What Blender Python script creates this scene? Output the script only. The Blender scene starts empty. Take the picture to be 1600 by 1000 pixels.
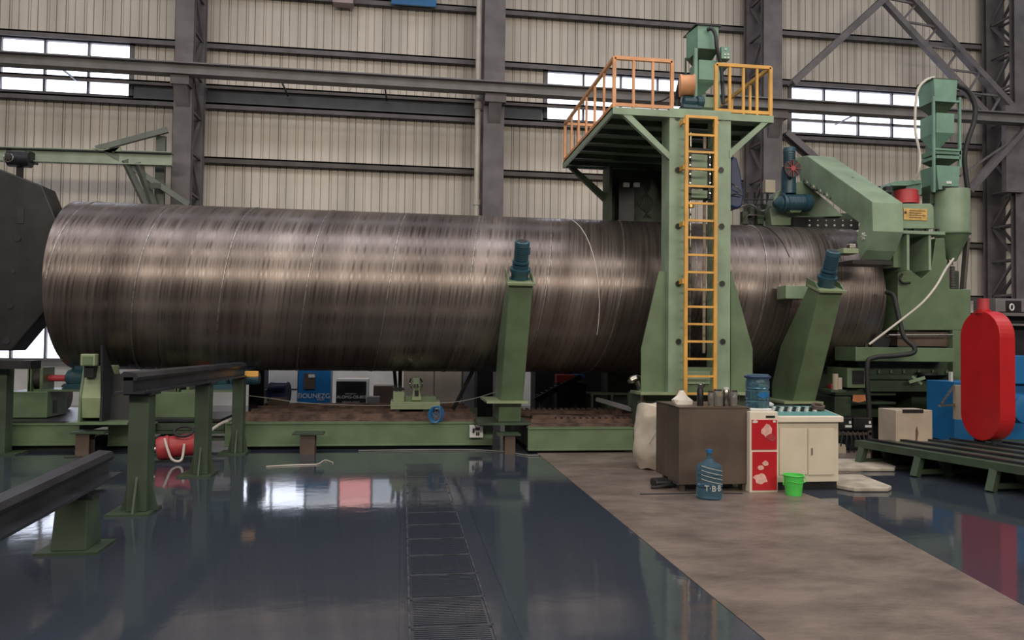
import bpy, bmesh, math, random
from mathutils import Vector, Matrix
random.seed(7)
scene = bpy.context.scene
COL = scene.collection
PI = math.pi

# ------------------------------------------------------------------ camera
F = 1200.0
yaw, pit, rol = math.radians(8.1), math.radians(1.8), math.radians(.7)
fw = Vector((math.sin(yaw)*math.cos(pit), math.cos(yaw)*math.cos(pit), math.sin(pit)))
r0 = Vector((math.cos(yaw), -math.sin(yaw), 0)); u0 = r0.cross(fw)
rt = r0*math.cos(rol) + u0*math.sin(rol); up = rt.cross(fw)
EYE = Vector((0, 0, 1.6))
cd = bpy.data.cameras.new('camera'); cam = bpy.data.objects.new('camera', cd); COL.objects.link(cam)
cd.sensor_width = 36; cd.lens = F/1600*36; cd.clip_end = 200
M = Matrix((rt, up, -fw)).transposed().to_4x4(); M.translation = EYE
cam.matrix_world = M
scene.camera = cam

def P(x, y, Y):
    """point seen at photo pixel x, y at depth Y of the hall"""
    v = fw*F + rt*(x-800) - up*(y-500)
    return EYE + v*(Y/v.y)
def G(x, y, z=0.0):
    v = fw*F + rt*(x-800) - up*(y-500)
    return EYE + v*((z-1.6)/v.z)

# ------------------------------------------------------------------ world, lights, exposure
w = bpy.data.worlds.new('sky'); scene.world = w; w.use_nodes = True
bg = w.node_tree.nodes['Background']; bg.inputs[0].default_value = (.90, .93, 1, 1); bg.inputs[1].default_value = 4.0
def area(name, loc, rot, sx, sy, power, col):
    l = bpy.data.lights.new(name, 'AREA'); l.shape = 'RECTANGLE'; l.size = sx; l.size_y = sy; l.energy = power; l.color = col
    o = bpy.data.objects.new(name, l); COL.objects.link(o); o.location = loc; o.rotation_euler = rot; return o
area('roof_skylight_near', (3, 1.5, 13.2), (0, 0, 0), 34, 2.2, 1500, (1, .93, .84))
area('roof_skylight_mid', (3, 8.5, 13.2), (0, 0, 0), 34, 3, 1200, (.95, .94, 1))
area('roof_skylight_far', (3, 16, 13.2), (0, 0, 0), 34, 2, 250, (.80, .86, 1))
area('opposite_window_band', (3, -9.3, 8.9), (PI/2-.08, 0, 0), 34, 1.5, 2500, (1, .90, .76))
scene.view_settings.view_transform = 'Standard'; scene.view_settings.look = 'None'
scene.view_settings.gamma = 1; scene.view_settings.exposure = 0.0; scene.view_settings.use_curve_mapping = False

# ------------------------------------------------------------------ materials
def mat(name, col, rough=.5, metal=0.0, var=.12, vscale=2.5, bump=0.0, bscale=30, stretch=(1, 1, 1), col2=None, spec=.5, det=6):
    m = bpy.data.materials.new(name); m.use_nodes = True
    nt = m.node_tree; b = nt.nodes['Principled BSDF']
    b.inputs['Roughness'].default_value = rough; b.inputs['Metallic'].default_value = metal
    b.inputs['Specular IOR Level'].default_value = spec
    tc = nt.nodes.new('ShaderNodeTexCoord'); mp = nt.nodes.new('ShaderNodeMapping'); mp.inputs['Scale'].default_value = stretch
    nt.links.new(tc.outputs['Object'], mp.inputs[0])
    n = nt.nodes.new('ShaderNodeTexNoise'); n.inputs['Scale'].default_value = vscale; n.inputs['Detail'].default_value = det; n.inputs['Roughness'].default_value = .5 if det < 10 else .68
    nt.links.new(mp.outputs[0], n.inputs[0])
    r = nt.nodes.new('ShaderNodeValToRGB'); c2 = col2 or tuple(c*(1-var*2) for c in col)
    r.color_ramp.elements[0].position = .36; r.color_ramp.elements[0].color = (*c2, 1)
    r.color_ramp.elements[1].position = .62; r.color_ramp.elements[1].color = (*[min(1, c*(1+var*.6)) for c in col], 1)
    nt.links.new(n.outputs[0], r.inputs[0]); nt.links.new(r.outputs[0], b.inputs['Base Color'])
    if bump:
        n2 = nt.nodes.new('ShaderNodeTexNoise'); n2.inputs['Scale'].default_value = bscale; nt.links.new(mp.outputs[0], n2.inputs[0])
        bp = nt.nodes.new('ShaderNodeBump'); bp.inputs['Strength'].default_value = bump; bp.inputs['Distance'].default_value = .01
        nt.links.new(n2.outputs[0], bp.inputs['Height']); nt.links.new(bp.outputs[0], b.inputs['Normal'])
    return m
green = mat('green_enamel', (.135, .195, .11), .42, var=.10)
green_d = mat('dark_green_enamel', (.046, .072, .041), .5, var=.2)  # also stands in for shade on the rear column and lower press
green_t = mat('grey_green_enamel', (.25, .34, .23), .42, var=.10)
green_s = mat('sea_green_enamel', (.165, .30, .225), .42, var=.10)
green_l = mat('light_olive_enamel', (.27, .33, .19), .45, var=.10)
yellow = mat('orange_yellow_enamel', (.72, .38, .08), .45, var=.12)
orange = mat('orange_enamel', (.72, .34, .16), .5, var=.12)
red = mat('red_enamel', (.52, .012, .018), .36, var=.06)
redp = mat('red_panel', (.50, .015, .025), .3, var=.03)
redm = mat('faded_red_enamel', (.50, .05, .06), .45, var=.15)
blue = mat('blue_motor_enamel', (.032, .09, .125), .35, var=.15)
blue_c = mat('bright_blue_sheet', (.015, .15, .38), .4, var=.08)
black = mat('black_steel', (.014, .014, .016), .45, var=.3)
dark = mat('dark_grey_steel', (.035, .036, .042), .4, metal=.3, var=.2)
rail_m = mat('dark_rail_steel', (.05, .052, .062), .35, metal=.4, var=.2)
grey = mat('grey_purlin_paint', (.155, .14, .145), .6, var=.12)
grey_b = mat('grey_beam_paint', (.20, .19, .19), .55, var=.10)
brown_g = mat('brown_girt_paint', (.10, .085, .08), .6, var=.12)
rust = mat('rusty_steel', (.12, .07, .052), .75, var=.3, vscale=6)
brown = mat('brown_painted_sheet', (.105, .075, .058), .45, var=.12, vscale=3)
cream = mat('cream_sheet', (.68, .60, .48), .45, var=.04)
cream_w = mat('ivory_enamel', (.76, .68, .57), .4, var=.04)
white = mat('white_panel', (.72, .72, .70), .5, var=.05)
beige = mat('beige_cabinet', (.42, .36, .28), .5, var=.06)
card = mat('pale_board', (.46, .38, .30), .8, var=.08)
teal = mat('teal_desk_panel', (.13, .32, .31), .35, var=.05)
steel = mat('polished_steel', (.45, .42, .38), .22, metal=1, var=.1)
rubber = mat('black_rubber', (.02, .02, .021), .6, var=.1)
bagm = mat('white_woven_plastic', (.62, .54, .45), .75, var=.10, bump=.5, bscale=14)
gold = mat('brass_plate', (.75, .50, .18), .3, metal=.6, var=.15, vscale=14)
strip_m = mat('steel_strip', (.30, .22, .18), .32, metal=.8, var=.15)
lime = mat('lime_plastic', (.09, .62, .10), .4, var=.03)
foam = mat('dusty_foam', (.46, .40, .33), .85, var=.15, vscale=5)
paper = mat('white_paper', (.72, .66, .60), .8, var=.04)
pvc = mat('white_pvc', (.62, .57, .50), .45, var=.08)
panel_w = mat('switch_white', (.66, .66, .64), .5, var=.05)
pink = mat('pink_print', (.78, .45, .40), .4, var=.10, vscale=20)
darkblue = mat('navy_plastic', (.02, .035, .12), .4, var=.1)
orange_c = mat('orange_cloth', (.55, .20, .08), .9, var=.1)
wallm = mat('wall_sheet', (.68, .62, .545), .62, var=.09, vscale=1.1, stretch=(1.5, 1, .15))
dimw = mat('darkened_wall_sheet', (.10, .095, .09), .8)  # unseen front wall, coloured dark so the lower pipe reflects darkness
pale_green = mat('faded_pale_green', (.33, .40, .30), .5, var=.08)
brace_m = mat('grey_green_brace', (.13, .15, .125), .5, var=.12)
pale_pink = mat('pale_pink_board', (.42, .32, .33), .6)
wire_m = mat('dull_wire', (.25, .24, .22), .6)
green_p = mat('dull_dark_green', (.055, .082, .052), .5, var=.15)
ceilm = mat('roof_sheet', (.40, .39, .38), .8)
tarp = mat('dark_translucent_band', (.10, .105, .11), .5, var=.1)
brickw = mat('white_low_wall', (.74, .72, .68), .6, var=.06)

def emat(name, f):
    m = bpy.data.materials.new(name); m.use_nodes = True; f(m.node_tree, m.node_tree.nodes['Principled BSDF']); return m
def _floor(nt, b):
    tc = nt.nodes.new('ShaderNodeTexCoord')
    n = nt.nodes.new('ShaderNodeTexNoise'); n.inputs['Scale'].default_value = .35; n.inputs['Detail'].default_value = 4
    r = nt.nodes.new('ShaderNodeValToRGB')
    r.color_ramp.elements[0].color = (.031, .039, .054, 1); r.color_ramp.elements[1].color = (.046, .056, .077, 1)
    nt.links.new(tc.outputs['Object'], n.inputs[0]); nt.links.new(n.outputs[0], r.inputs[0]); nt.links.new(r.outputs[0], b.inputs['Base Color'])
    n2 = nt.nodes.new('ShaderNodeTexNoise'); n2.inputs['Scale'].default_value = .9; n2.inputs['Detail'].default_value = 3
    nt.links.new(tc.outputs['Object'], n2.inputs[0])
    mr = nt.nodes.new('ShaderNodeMapRange'); mr.inputs[3].default_value = .03; mr.inputs[4].default_value = .11
    nt.links.new(n2.outputs[0], mr.inputs[0]); nt.links.new(mr.outputs[0], b.inputs['Roughness'])
    n3 = nt.nodes.new('ShaderNodeTexNoise'); n3.inputs['Scale'].default_value = 5; n3.inputs['Detail'].default_value = 5
    nt.links.new(tc.outputs['Object'], n3.inputs[0])
    bp = nt.nodes.new('ShaderNodeBump'); bp.inputs['Strength'].default_value = .10; bp.inputs['Distance'].default_value = .01
    nt.links.new(n3.outputs[0], bp.inputs['Height']); nt.links.new(bp.outputs[0], b.inputs['Normal'])
epoxy = emat('grey_epoxy_floor', _floor)
concrete = mat('bare_concrete', (.185, .142, .122), .42, var=.22, vscale=2.2, bump=.6, bscale=18, stretch=(.7, 1.2, 1), det=12)
def _glass(nt, b):
    out = nt.nodes['Material Output']; t = nt.nodes.new('ShaderNodeBsdfTransparent'); t.inputs[0].default_value = (.93, .95, 1, 1)
    g = nt.nodes.new('ShaderNodeBsdfGlossy'); g.inputs['Roughness'].default_value = .1; mx = nt.nodes.new('ShaderNodeMixShader'); mx.inputs[0].default_value = .06
    nt.links.new(t.outputs[0], mx.inputs[1]); nt.links.new(g.outputs[0], mx.inputs[2]); nt.links.new(mx.outputs[0], out.inputs[0])
glass = emat('window_pane', _glass)
def gl_mat(name, tint):
    m = emat(name, _glass)
    for nd in m.node_tree.nodes:
        if nd.type == 'BSDF_TRANSPARENT': nd.inputs[0].default_value = (*tint, 1)
    return m
def _bottle(nt, b):
    b.inputs['Base Color'].default_value = (.22, .42, .58, 1); b.inputs['Roughness'].default_value = .12
    b.inputs['Transmission Weight'].default_value = .85; b.inputs['IOR'].default_value = 1.2
bottle_m = emat('blue_clear_plastic', _bottle)
def _clear(nt, b):
    b.inputs['Base Color'].default_value = (.6, .58, .55, 1); b.inputs['Roughness'].default_value = .1
    b.inputs['Transmission Weight'].default_value = .8; b.inputs['IOR'].default_value = 1.2
clearp = emat('clear_plastic', _clear)
def _pipe(nt, b):
    uv = nt.nodes.new('ShaderNodeUVMap'); uv.uv_map = 'wrap'
    def noise(sx, sy, det, off=0):
        mp = nt.nodes.new('ShaderNodeMapping'); mp.inputs['Scale'].default_value = (sx, sy, 1); mp.inputs['Location'].default_value = (off, off, 0)
        n = nt.nodes.new('ShaderNodeTexNoise'); n.inputs['Scale'].default_value = 1; n.inputs['Detail'].default_value = det
        nt.links.new(uv.outputs[0], mp.inputs[0]); nt.links.new(mp.outputs[0], n.inputs[0]); return n
    broad = noise(1.3, .12, 3); fine = noise(26, .35, 4, 3); blot = noise(2.0, 1.3, 6, 9)
    r = nt.nodes.new('ShaderNodeValToRGB'); e = r.color_ramp.elements
    e[0].position = .33; e[0].color = (.12, .095, .088, 1); e[1].position = .68; e[1].color = (.33, .28, .255, 1)
    nt.links.new(broad.outputs[0], r.inputs[0])
    mx = nt.nodes.new('ShaderNodeMix'); mx.data_type = 'RGBA'; mx.blend_type = 'MULTIPLY'; mx.inputs[0].default_value = .6
    r2 = nt.nodes.new('ShaderNodeValToRGB'); r2.color_ramp.elements[0].position = .35; r2.color_ramp.elements[0].color = (.60, .60, .60, 1)
    r2.color_ramp.elements[1].position = .62
    nt.links.new(fine.outputs[0], r2.inputs[0]); nt.links.new(r.outputs[0], mx.inputs[6]); nt.links.new(r2.outputs[0], mx.inputs[7])
    mx2 = nt.nodes.new('ShaderNodeMix'); mx2.data_type = 'RGBA'; mx2.blend_type = 'MULTIPLY'; mx2.inputs[0].default_value = .5
    r3 = nt.nodes.new('ShaderNodeValToRGB'); r3.color_ramp.elements[0].position = .3; r3.color_ramp.elements[0].color = (.5, .42, .40, 1); r3.color_ramp.elements[1].position = .6
    nt.links.new(blot.outputs[0], r3.inputs[0]); nt.links.new(mx.outputs[2], mx2.inputs[6]); nt.links.new(r3.outputs[0], mx2.inputs[7])
    nt.links.new(mx2.outputs[2], b.inputs['Base Color'])
    b.inputs['Metallic'].default_value = .72
    mr = nt.nodes.new('ShaderNodeMapRange'); mr.inputs[1].default_value = .3; mr.inputs[2].default_value = .7; mr.inputs[3].default_value = .20; mr.inputs[4].default_value = .46
    nt.links.new(fine.outputs[0], mr.inputs[0]); nt.links.new(mr.outputs[0], b.inputs['Roughness'])
    bp = nt.nodes.new('ShaderNodeBump'); bp.inputs['Strength'].default_value = .42; bp.inputs['Distance'].default_value = .006
    nt.links.new(fine.outputs[0], bp.inputs['Height']); nt.links.new(bp.outputs[0], b.inputs['Normal'])
pipe_m = emat('brushed_brown_steel', _pipe)
weld = mat('weld_bead', (.34, .31, .29), .35, metal=.8, var=.2, vscale=20)

# ------------------------------------------------------------------ mesh helpers
class MB:
    def __init__(s): s.v = []; s.f = []
    def add(s, vs, fs):
        o = len(s.v); s.v += [Vector(v) for v in vs]; s.f += [[i+o for i in f] for f in fs]; return s
    def box(s, x0, x1, y0, y1, z0, z1):
        return s.add([(x, y, z) for x in (x0, x1) for y in (y0, y1) for z in (z0, z1)],
                     [(0, 1, 3, 2), (4, 6, 7, 5), (0, 4, 5, 1), (2, 3, 7, 6), (0, 2, 6, 4), (1, 5, 7, 3)])
    def px(s, x0, y0, x1, y1, Y, dep):
        """box whose front spans photo rectangle x0,y0..x1,y1 at depth Y"""
        xm, ym = (x0+x1)/2, (y0+y1)/2
        return s.box(P(x0, ym, Y).x, P(x1, ym, Y).x, Y, Y+dep, P(xm, y1, Y).z, P(xm, y0, Y).z)
    def loft(s, rings, cap=True):
        n = len(rings[0]); vs = [p for r in rings for p in r]; fs = []
        for k in range(len(rings)-1):
            for i in range(n):
                j = (i+1) % n; fs.append((k*n+i, k*n+j, (k+1)*n+j, (k+1)*n+i))
        if cap: fs += [list(range(n))[::-1], [(len(rings)-1)*n+i for i in range(n)]]
        return s.add(vs, fs)
    def xz(s, pts, y0, y1): return s.loft([[(x, y0, z) for x, z in pts], [(x, y1, z) for x, z in pts]])
    def pxz(s, pts, Y, dep):
        q = [P(x, y, Y) for x, y in pts]; return s.xz([(p.x, p.z) for p in q], Y, Y+dep)
    def yz(s, pts, x0, x1): return s.loft([[(x0, y, z) for y, z in pts], [(x1, y, z) for y, z in pts]])
    def xy(s, pts, z0, z1): return s.loft([[(x, y, z0) for x, y in pts], [(x, y, z1) for x, y in pts]])
    def cyl(s, a, b, r, r2=None, n=16, cap=True):
        a, b = Vector(a), Vector(b); d = (b-a).normalized(); t = d.orthogonal().normalized(); u = d.cross(t); r2 = r if r2 is None else r2
        R = lambda c, q: [c + (t*math.cos(2*PI*i/n) + u*math.sin(2*PI*i/n))*q for i in range(n)]
        return s.loft([R(a, r), R(b, r2)], cap)
    def lathe(s, a, d, prof, n=20):
        """prof: (distance along d, radius)"""
        a, d = Vector(a), Vector(d).normalized(); t = d.orthogonal().normalized(); u = d.cross(t)
        return s.loft([[a + d*h + (t*math.cos(2*PI*i/n) + u*math.sin(2*PI*i/n))*max(q, 1e-4) for i in range(n)] for h, q in prof])
    def bar(s, a, b, w, h=None, upv=(0, 0, 1)):
        a, b = Vector(a), Vector(b); h = h or w; d = (b-a).normalized(); u = Vector(upv)
        if abs(d.dot(u)) > .95: u = Vector((0, 1, 0))
        t = d.cross(u).normalized(); u = t.cross(d)
        R = lambda c: [c + t*w/2 + u*h/2, c - t*w/2 + u*h/2, c - t*w/2 - u*h/2, c + t*w/2 - u*h/2]
        return s.loft([R(a), R(b)])
    def tube(s, pts, r, n=8, sub=6):
        pts = [Vector(p) for p in pts]
        if sub > 1 and len(pts) > 2:
            q = []; e = [pts[0]*2-pts[1]] + pts + [pts[-1]*2-pts[-2]]
            for i in range(1, len(e)-2):
                for k in range(sub):
                    t = k/sub; p0, p1, p2, p3 = e[i-1:i+3]
                    q.append(.5*((2*p1) + (p2-p0)*t + (2*p0-5*p1+4*p2-p3)*t*t + (3*p1-p0-3*p2+p3)*t**3))
            pts = q + [pts[-1]]
        rings = []; t = None
        for i, p in enumerate(pts):
            d = (pts[min(i+1, len(pts)-1)] - pts[max(i-1, 0)]).normalized()
            t = d.orthogonal().normalized() if t is None else (t - d*t.dot(d)).normalized(); u = d.cross(t)
            rings.append([p + (t*math.cos(2*PI*k/n) + u*math.sin(2*PI*k/n))*r for k in range(n)])
        return s.loft(rings)
    def hbeam(s, a, b, w, h, t=.02, upv=(0, 0, 1)):
        """H section from a to b"""
        a, b = Vector(a), Vector(b); d = (b-a).normalized(); u = Vector(upv); tt = d.cross(u).normalized(); u = tt.cross(d)
        s.bar(a+u*(h/2-t/2), b+u*(h/2-t/2), w, t, u); s.bar(a-u*(h/2-t/2), b-u*(h/2-t/2), w, t, u); s.bar(a, b, t, h-2*t, u); return s

ORG = {}
def build(name, mb, m, parent=None, smooth=False, bevel=0.0):
    if parent is None:
        xs = [v.x for v in mb.v]; ys = [v.y for v in mb.v]; zs = [v.z for v in mb.v]
        org = Vector(((min(xs)+max(xs))/2, (min(ys)+max(ys))/2, min(zs)))
    else: org = ORG[parent.name]
    me = bpy.data.meshes.new(name)
    me.from_pydata([tuple(v-org) for v in mb.v], [], mb.f)
    bm = bmesh.new(); bm.from_mesh(me); bmesh.ops.recalc_face_normals(bm, faces=bm.faces); bm.to_mesh(me); bm.free()
    me.materials.append(m)
    if smooth:
        me.shade_smooth()
    o = bpy.data.objects.new(name, me); COL.objects.link(o)
    if smooth:
        try: me.set_sharp_from_angle(angle=math.radians(38))
        except Exception: pass
    if parent is None: o.location = org
    else: o.parent = parent
    ORG[o.name] = org
    if bevel:
        bv = o.modifiers.new('edge', 'BEVEL'); bv.width = bevel; bv.segments = 2; bv.limit_method = 'ANGLE'; bv.angle_limit = math.radians(40)
    return o
def thing(name, label, cat, loc, group=None):
    o = bpy.data.objects.new(name, None); COL.objects.link(o); o.location = loc; o.empty_display_size = .1
    ORG[o.name] = Vector(loc); return tag(o, label, cat, group)
def tag(o, label, cat, group=None, kind=None):
    o['label'] = label; o['category'] = cat
    if group: o['group'] = group
    if kind: o['kind'] = kind
    return o
def struct(name, mb, m, **k):
    o = build(name, mb, m, **k); o['kind'] = 'structure'; return o
def copy_tree(src, delta, label, group=None):
    r = src.copy(); COL.objects.link(r); r.location = src.location + Vector(delta); r['label'] = label; ORG[r.name] = ORG[src.name] + Vector(delta)
    if group: r['group'] = group
    def rec(a, b):
        for ch in list(a.children):
            c = ch.copy(); COL.objects.link(c); c.parent = b; rec(ch, c)
    rec(src, r); return r

# ================================================================== SETTING
WY = 19.7            # sheet wall
X0, X1 = -21.0, 28.0
struct('floor', MB().box(X0, X1, -9.5, 21, -.2, 0), epoxy)
a, b, c, d = G(845, 708), G(1220, 1030), G(1640, 966), G(1310, 786)
struct('floor_concrete', MB().xy([(1.99, 3.2), (3.65, 3.2), (3.88, 4.38), (4.1, 5.55), (4.42, 7.31), (4.35, 8.6), (6.2, 9.4), (9, 10), (9, 11.25), (1.99, 11.25)], .0, .004), concrete)
struct('ceiling', MB().box(X0, X1, -9.5, 21, 14, 14.1), ceilm)
for nm, q in (('wall_left', (X0-.1, X0, -9.5, 21, 0, 14)), ('wall_right', (X1, X1+.1, -9.5, 21, 0, 14)), ('wall_front', (X0, X1, -9.6, -9.5, 0, 14))):
    struct(nm, MB().box(*q), dimw if nm == 'wall_front' else ceilm)
BAY = 7.15; CX = [-19.35, -12.2, -5.05, 2.1, 9.25, 16.4, 23.55]
WZ0, WZ1 = 7.48, 8.82      # upper windows
LZ0, LZ1 = 1.08, 3.05      # lower windows
UP = [(-17.75, -13.8), (-10.6, -6.65), (3.62, 7.7), (10.45, 14.55), (17.9, 22)]
LO = [(-17.75, -13.8, 1.08, 3.05), (-10.7, -6.9, 1.08, 3.05), (-3.95, .1, 1.7, 2.9), (3.7, 7.6, 1.7, 2.9), (10.85, 14.8, 1.7, 2.9), (17.9, 22, 1.7, 2.9)]
def sheet(mb, x0, x1, z0, z1, p=.21):
    """profiled sheet: flats with narrow folded grooves"""
    xs = []
    k = math.ceil(x0/p); prof = [(x0, WY)]
    while k*p < x1:
        x = k*p
        if x-.016 > x0 and x+.016 < x1:
            dd = .04 if k % 3 else .055
            prof += [(x-.013, WY), (x-.007, WY+dd), (x+.007, WY+dd), (x+.013, WY)]
            if k % 2 and x+.08 < x1: prof += [(x+.042, WY), (x+.048, WY+.03), (x+.058, WY+.03), (x+.064, WY)]
        k += 1
    prof.append((x1, WY)); n = len(prof)
    mb.add([(x, y, z) for z in (z0, z1) for x, y in prof], [(i, i+1, n+i+1, n+i) for i in range(n-1)])
mb = MB(); sheet(mb, X0, X1, LZ1, WZ0); sheet(mb, X0, X1, WZ1, 14)
x = X0
for a0, a1 in UP: sheet(mb, x, a0, WZ0, WZ1); x = a1
sheet(mb, x, X1, WZ0, WZ1)
struct('wall_back', mb, wallm)
mb = MB(); mb.box(X0, X1, WY+.1, WY+.3, 0, LZ0); x = X0
for a0, a1, c0_, c1_ in LO:
    mb.box(x, a0, WY+.1, WY+.3, LZ0, LZ1); x = a1
    if c0_ > LZ0: mb.box(a0, a1, WY+.1, WY+.3, LZ0, c0_)
    if c1_ < LZ1: mb.box(a0, a1, WY+.1, WY+.3, c1_, LZ1)
mb.box(x, X1, WY+.1, WY+.3, LZ0, LZ1)
struct('wall_back_base', mb, brickw)
def window(n, x0, x1, z0, z1, zs, panes, tints=None):
    e = bpy.data.objects.new('window_%d' % n, None); COL.objects.link(e); e['kind'] = 'structure'; e.location = ((x0+x1)/2, WY, z0); ORG[e.name] = Vector(e.location)
    mb = MB(); y0, y1 = WY-.05, WY+.06
    for xx in (x0, x1): mb.box(xx-.05, xx+.05, y0, y1, z0, z1)
    for zz in (z0, z1): mb.box(x0-.05, x1+.05, y0, y1, zz-.05, zz+.05)
    for zz in zs: mb.box(x0, x1, y0+.02, y1, zz-.035, zz+.035)
    for k in range(1, panes): xx = x0+(x1-x0)*k/panes; mb.box(xx-.025, xx+.025, y0+.02, y1, z0, z1)
    build('window_frame', mb, grey, e); 
    if not tints: build('pane', MB().box(x0, x1, WY+.02, WY+.028, z0, z1), glass, e)
    else:
        for k in range(panes): build('pane', MB().box(x0+(x1-x0)*k/panes, x0+(x1-x0)*(k+1)/panes, WY+.02, WY+.028, z0, z1), tints[k], e)
n = 1
for a0, a1 in UP: window(n, a0, a1, WZ0, WZ1, (7.88, 8.28), 4); n += 1
glass_g = gl_mat('frosted_grey_pane', (.45, .46, .48)); glass_p = gl_mat('pinkish_pane', (.62, .40, .38))
for i, (a0, a1, c0_, c1_) in enumerate(LO): window(n, a0, a1, c0_, c1_, (2.1,) if i < 2 else (), 5, [glass, glass, glass_g, glass_p, glass_g] if i == 2 else [glass, glass_p, glass_g, glass, glass] if i == 3 else None); n += 1
# horizontal girts on the wall
for i, (z, h, m) in enumerate(((10.27, .13, grey), (8.9, .13, grey), (7.86, .09, brown_g), (7.4, .12, grey), (6.07, .13, brown_g), (4.6, .13, brown_g), (3.1, .13, brown_g), (12.0, .13, grey))):
    mb = MB()
    for k in range(len(CX)-1):
        if i == 2 and k in (4,): continue
        mb.box(CX[k]+.18, CX[k+1]-.18, WY-.22, WY-.005, z-.02, z+.02).box(CX[k]+.18, CX[k+1]-.18, WY-.22, WY-.2, z-h, z+.02)
    struct('trim_%d' % (i+1), mb, m)
for k, (a0, a1) in enumerate(((-4.85, 1.85), (2.35, 3.5), (-6.55, -5.3))):
    struct('trim_%d' % (9+k), MB().box(a0, a1, WY-.12, WY-.1, 7.46, 7.8), tarp)
# latticed columns
for i, cx in enumerate(CX[1:6]):
    wd = .5 if i > 1 else .4
    if i == 4: wd = .55
    e = bpy.data.objects.new('column_%d' % (i+1), None); COL.objects.link(e); e['kind'] = 'structure'; e.location = (cx, 18.9, 0); ORG[e.name] = Vector(e.location)
    for yy in (18.35, 19.35):
        q = MB().box(cx-wd/2, cx+wd/2, yy-.09, yy-.07, 0, 14).box(cx-wd/2, cx+wd/2, yy+.07, yy+.09, 0, 14).box(cx-.012, cx+.012, yy-.07, yy+.07, 0, 14)
        build('column_flange', q, grey, e)
    q = MB(); z = .3; s = 0
    while z < 13:
        for sx in (-.14, .14):
            q.bar((cx+sx, 18.45, z+(.9 if s else 0)), (cx+sx, 19.25, z+(0 if s else .9)), .06, .06)
        q.bar((cx-.14, 18.45, z+.9), (cx-.14, 19.25, z+.9), .06, .05); q.bar((cx+.14, 18.45, z+.9), (cx+.14, 19.25, z+.9), .06, .05)
        z += .95; s = 1-s
    build('lacing', q, grey, e)
    q = MB().box(cx-wd/2, cx+wd/2, 17.95, 18.27, 7.35, 7.55)
    q.yz([(17.95, 7.4), (18.27, 7.4), (18.27, 6.9)], cx-.15, cx+.15)
    build('beam_bracket', q, grey, e)
# long crane rail beam in front of the columns
struct('beam', MB().hbeam((X0, 18, 7.69), (X1, 18, 7.69), .3, .27, .03), grey_b)
# knee brace rods below beam
for i, (p, q) in enumerate((((440, 127, 18.1), (450, 150, 19.5)), ((601, 129, 18.1), (604, 157, 19.5)), ((92, 104, 18.1), (120, 126, 19.5)), ((1338, 178, 18.1), (1305, 195, 19.5)))):
    struct('beam_tie_%d' % (i+1), MB().bar(P(*p), P(*q), .035), dark)
# wall bracing of bay with windows on the right
Yb = 18.35
struct('brace_1', MB().hbeam(P(1392, -12, Yb), P(1236, 132, Yb), .16, .30, .02, (0, 1, 0)), grey)
struct('brace_2', MB().hbeam(P(1226, 208, Yb), P(1330, 300, Yb), .16, .28, .02, (0, 1, 0)), grey)
q = MB(); a1, b1, a2, b2 = P(1375, -5, Yb), P(1545, 182, Yb), P(1415, -12, Yb), P(1580, 168, Yb)
q.bar(a1, b1, .14, .14); q.bar(a2, b2, .22, .14)
N = 5
for k in range(N):
    u, v = k/N, (k+.5)/N
    q.bar(a1.lerp(b1, u), a2.lerp(b2, v), .05); q.bar(a2.lerp(b2, v), a1.lerp(b1, min(1, u+1/N)), .05)
struct('brace_3', q, grey)
q = MB(); q.bar(P(1600, 200, 18.1), P(1512, 300, 18.1), .3, .12); q.bar(P(1572, 235, 18.1), P(1515, 295, 18.1), .05); q.bar(P(1580, 220, 18.1), P(1500, 275, 18.1), .05)
q.px(1572, 165, 1602, 300, 18.1, .15)
struct('brace_4', q, grey)
# blue window corner at top of bay 2
struct('blue_sign_board', MB().px(612, -60, 682, 8, 19.3, .06), blue_c)
tag(bpy.data.objects['blue_sign_board'], 'bright blue board high on the sheet wall, cut off by the top of the picture', 'board'); bpy.data.objects['blue_sign_board']['kind'] = 'thing'
o = build('ceiling_duct_box', MB().px(520, -50, 552, 4, 19.2, .3), pale_pink); o.name = 'pink_banner'
tag(o, 'small pinkish board high on the wall beside the bright blue one', 'board')

# drain pipe on column 2
t = thing('drain_pipe', 'white plastic downpipe running up beside the middle steel column', 'pipe', (P(745, 300, 18.6).x, 18.6, 0))
xx = t.location.x
build('pipe_run', MB().cyl((xx, 18.6, 0), (xx, 18.6, 14), .072), pvc, t, smooth=True)
for z in (2.0, 4.98, 7.35, 10.2):
    build('pipe_socket', MB().cyl((xx, 18.6, z), (xx, 18.6, z+.14), .09), pvc, t, smooth=True)
    build('pipe_clip', MB().box(xx-.02, xx+.3, 18.55, 18.6, z-.06, z-.03), dark, t)

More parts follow.
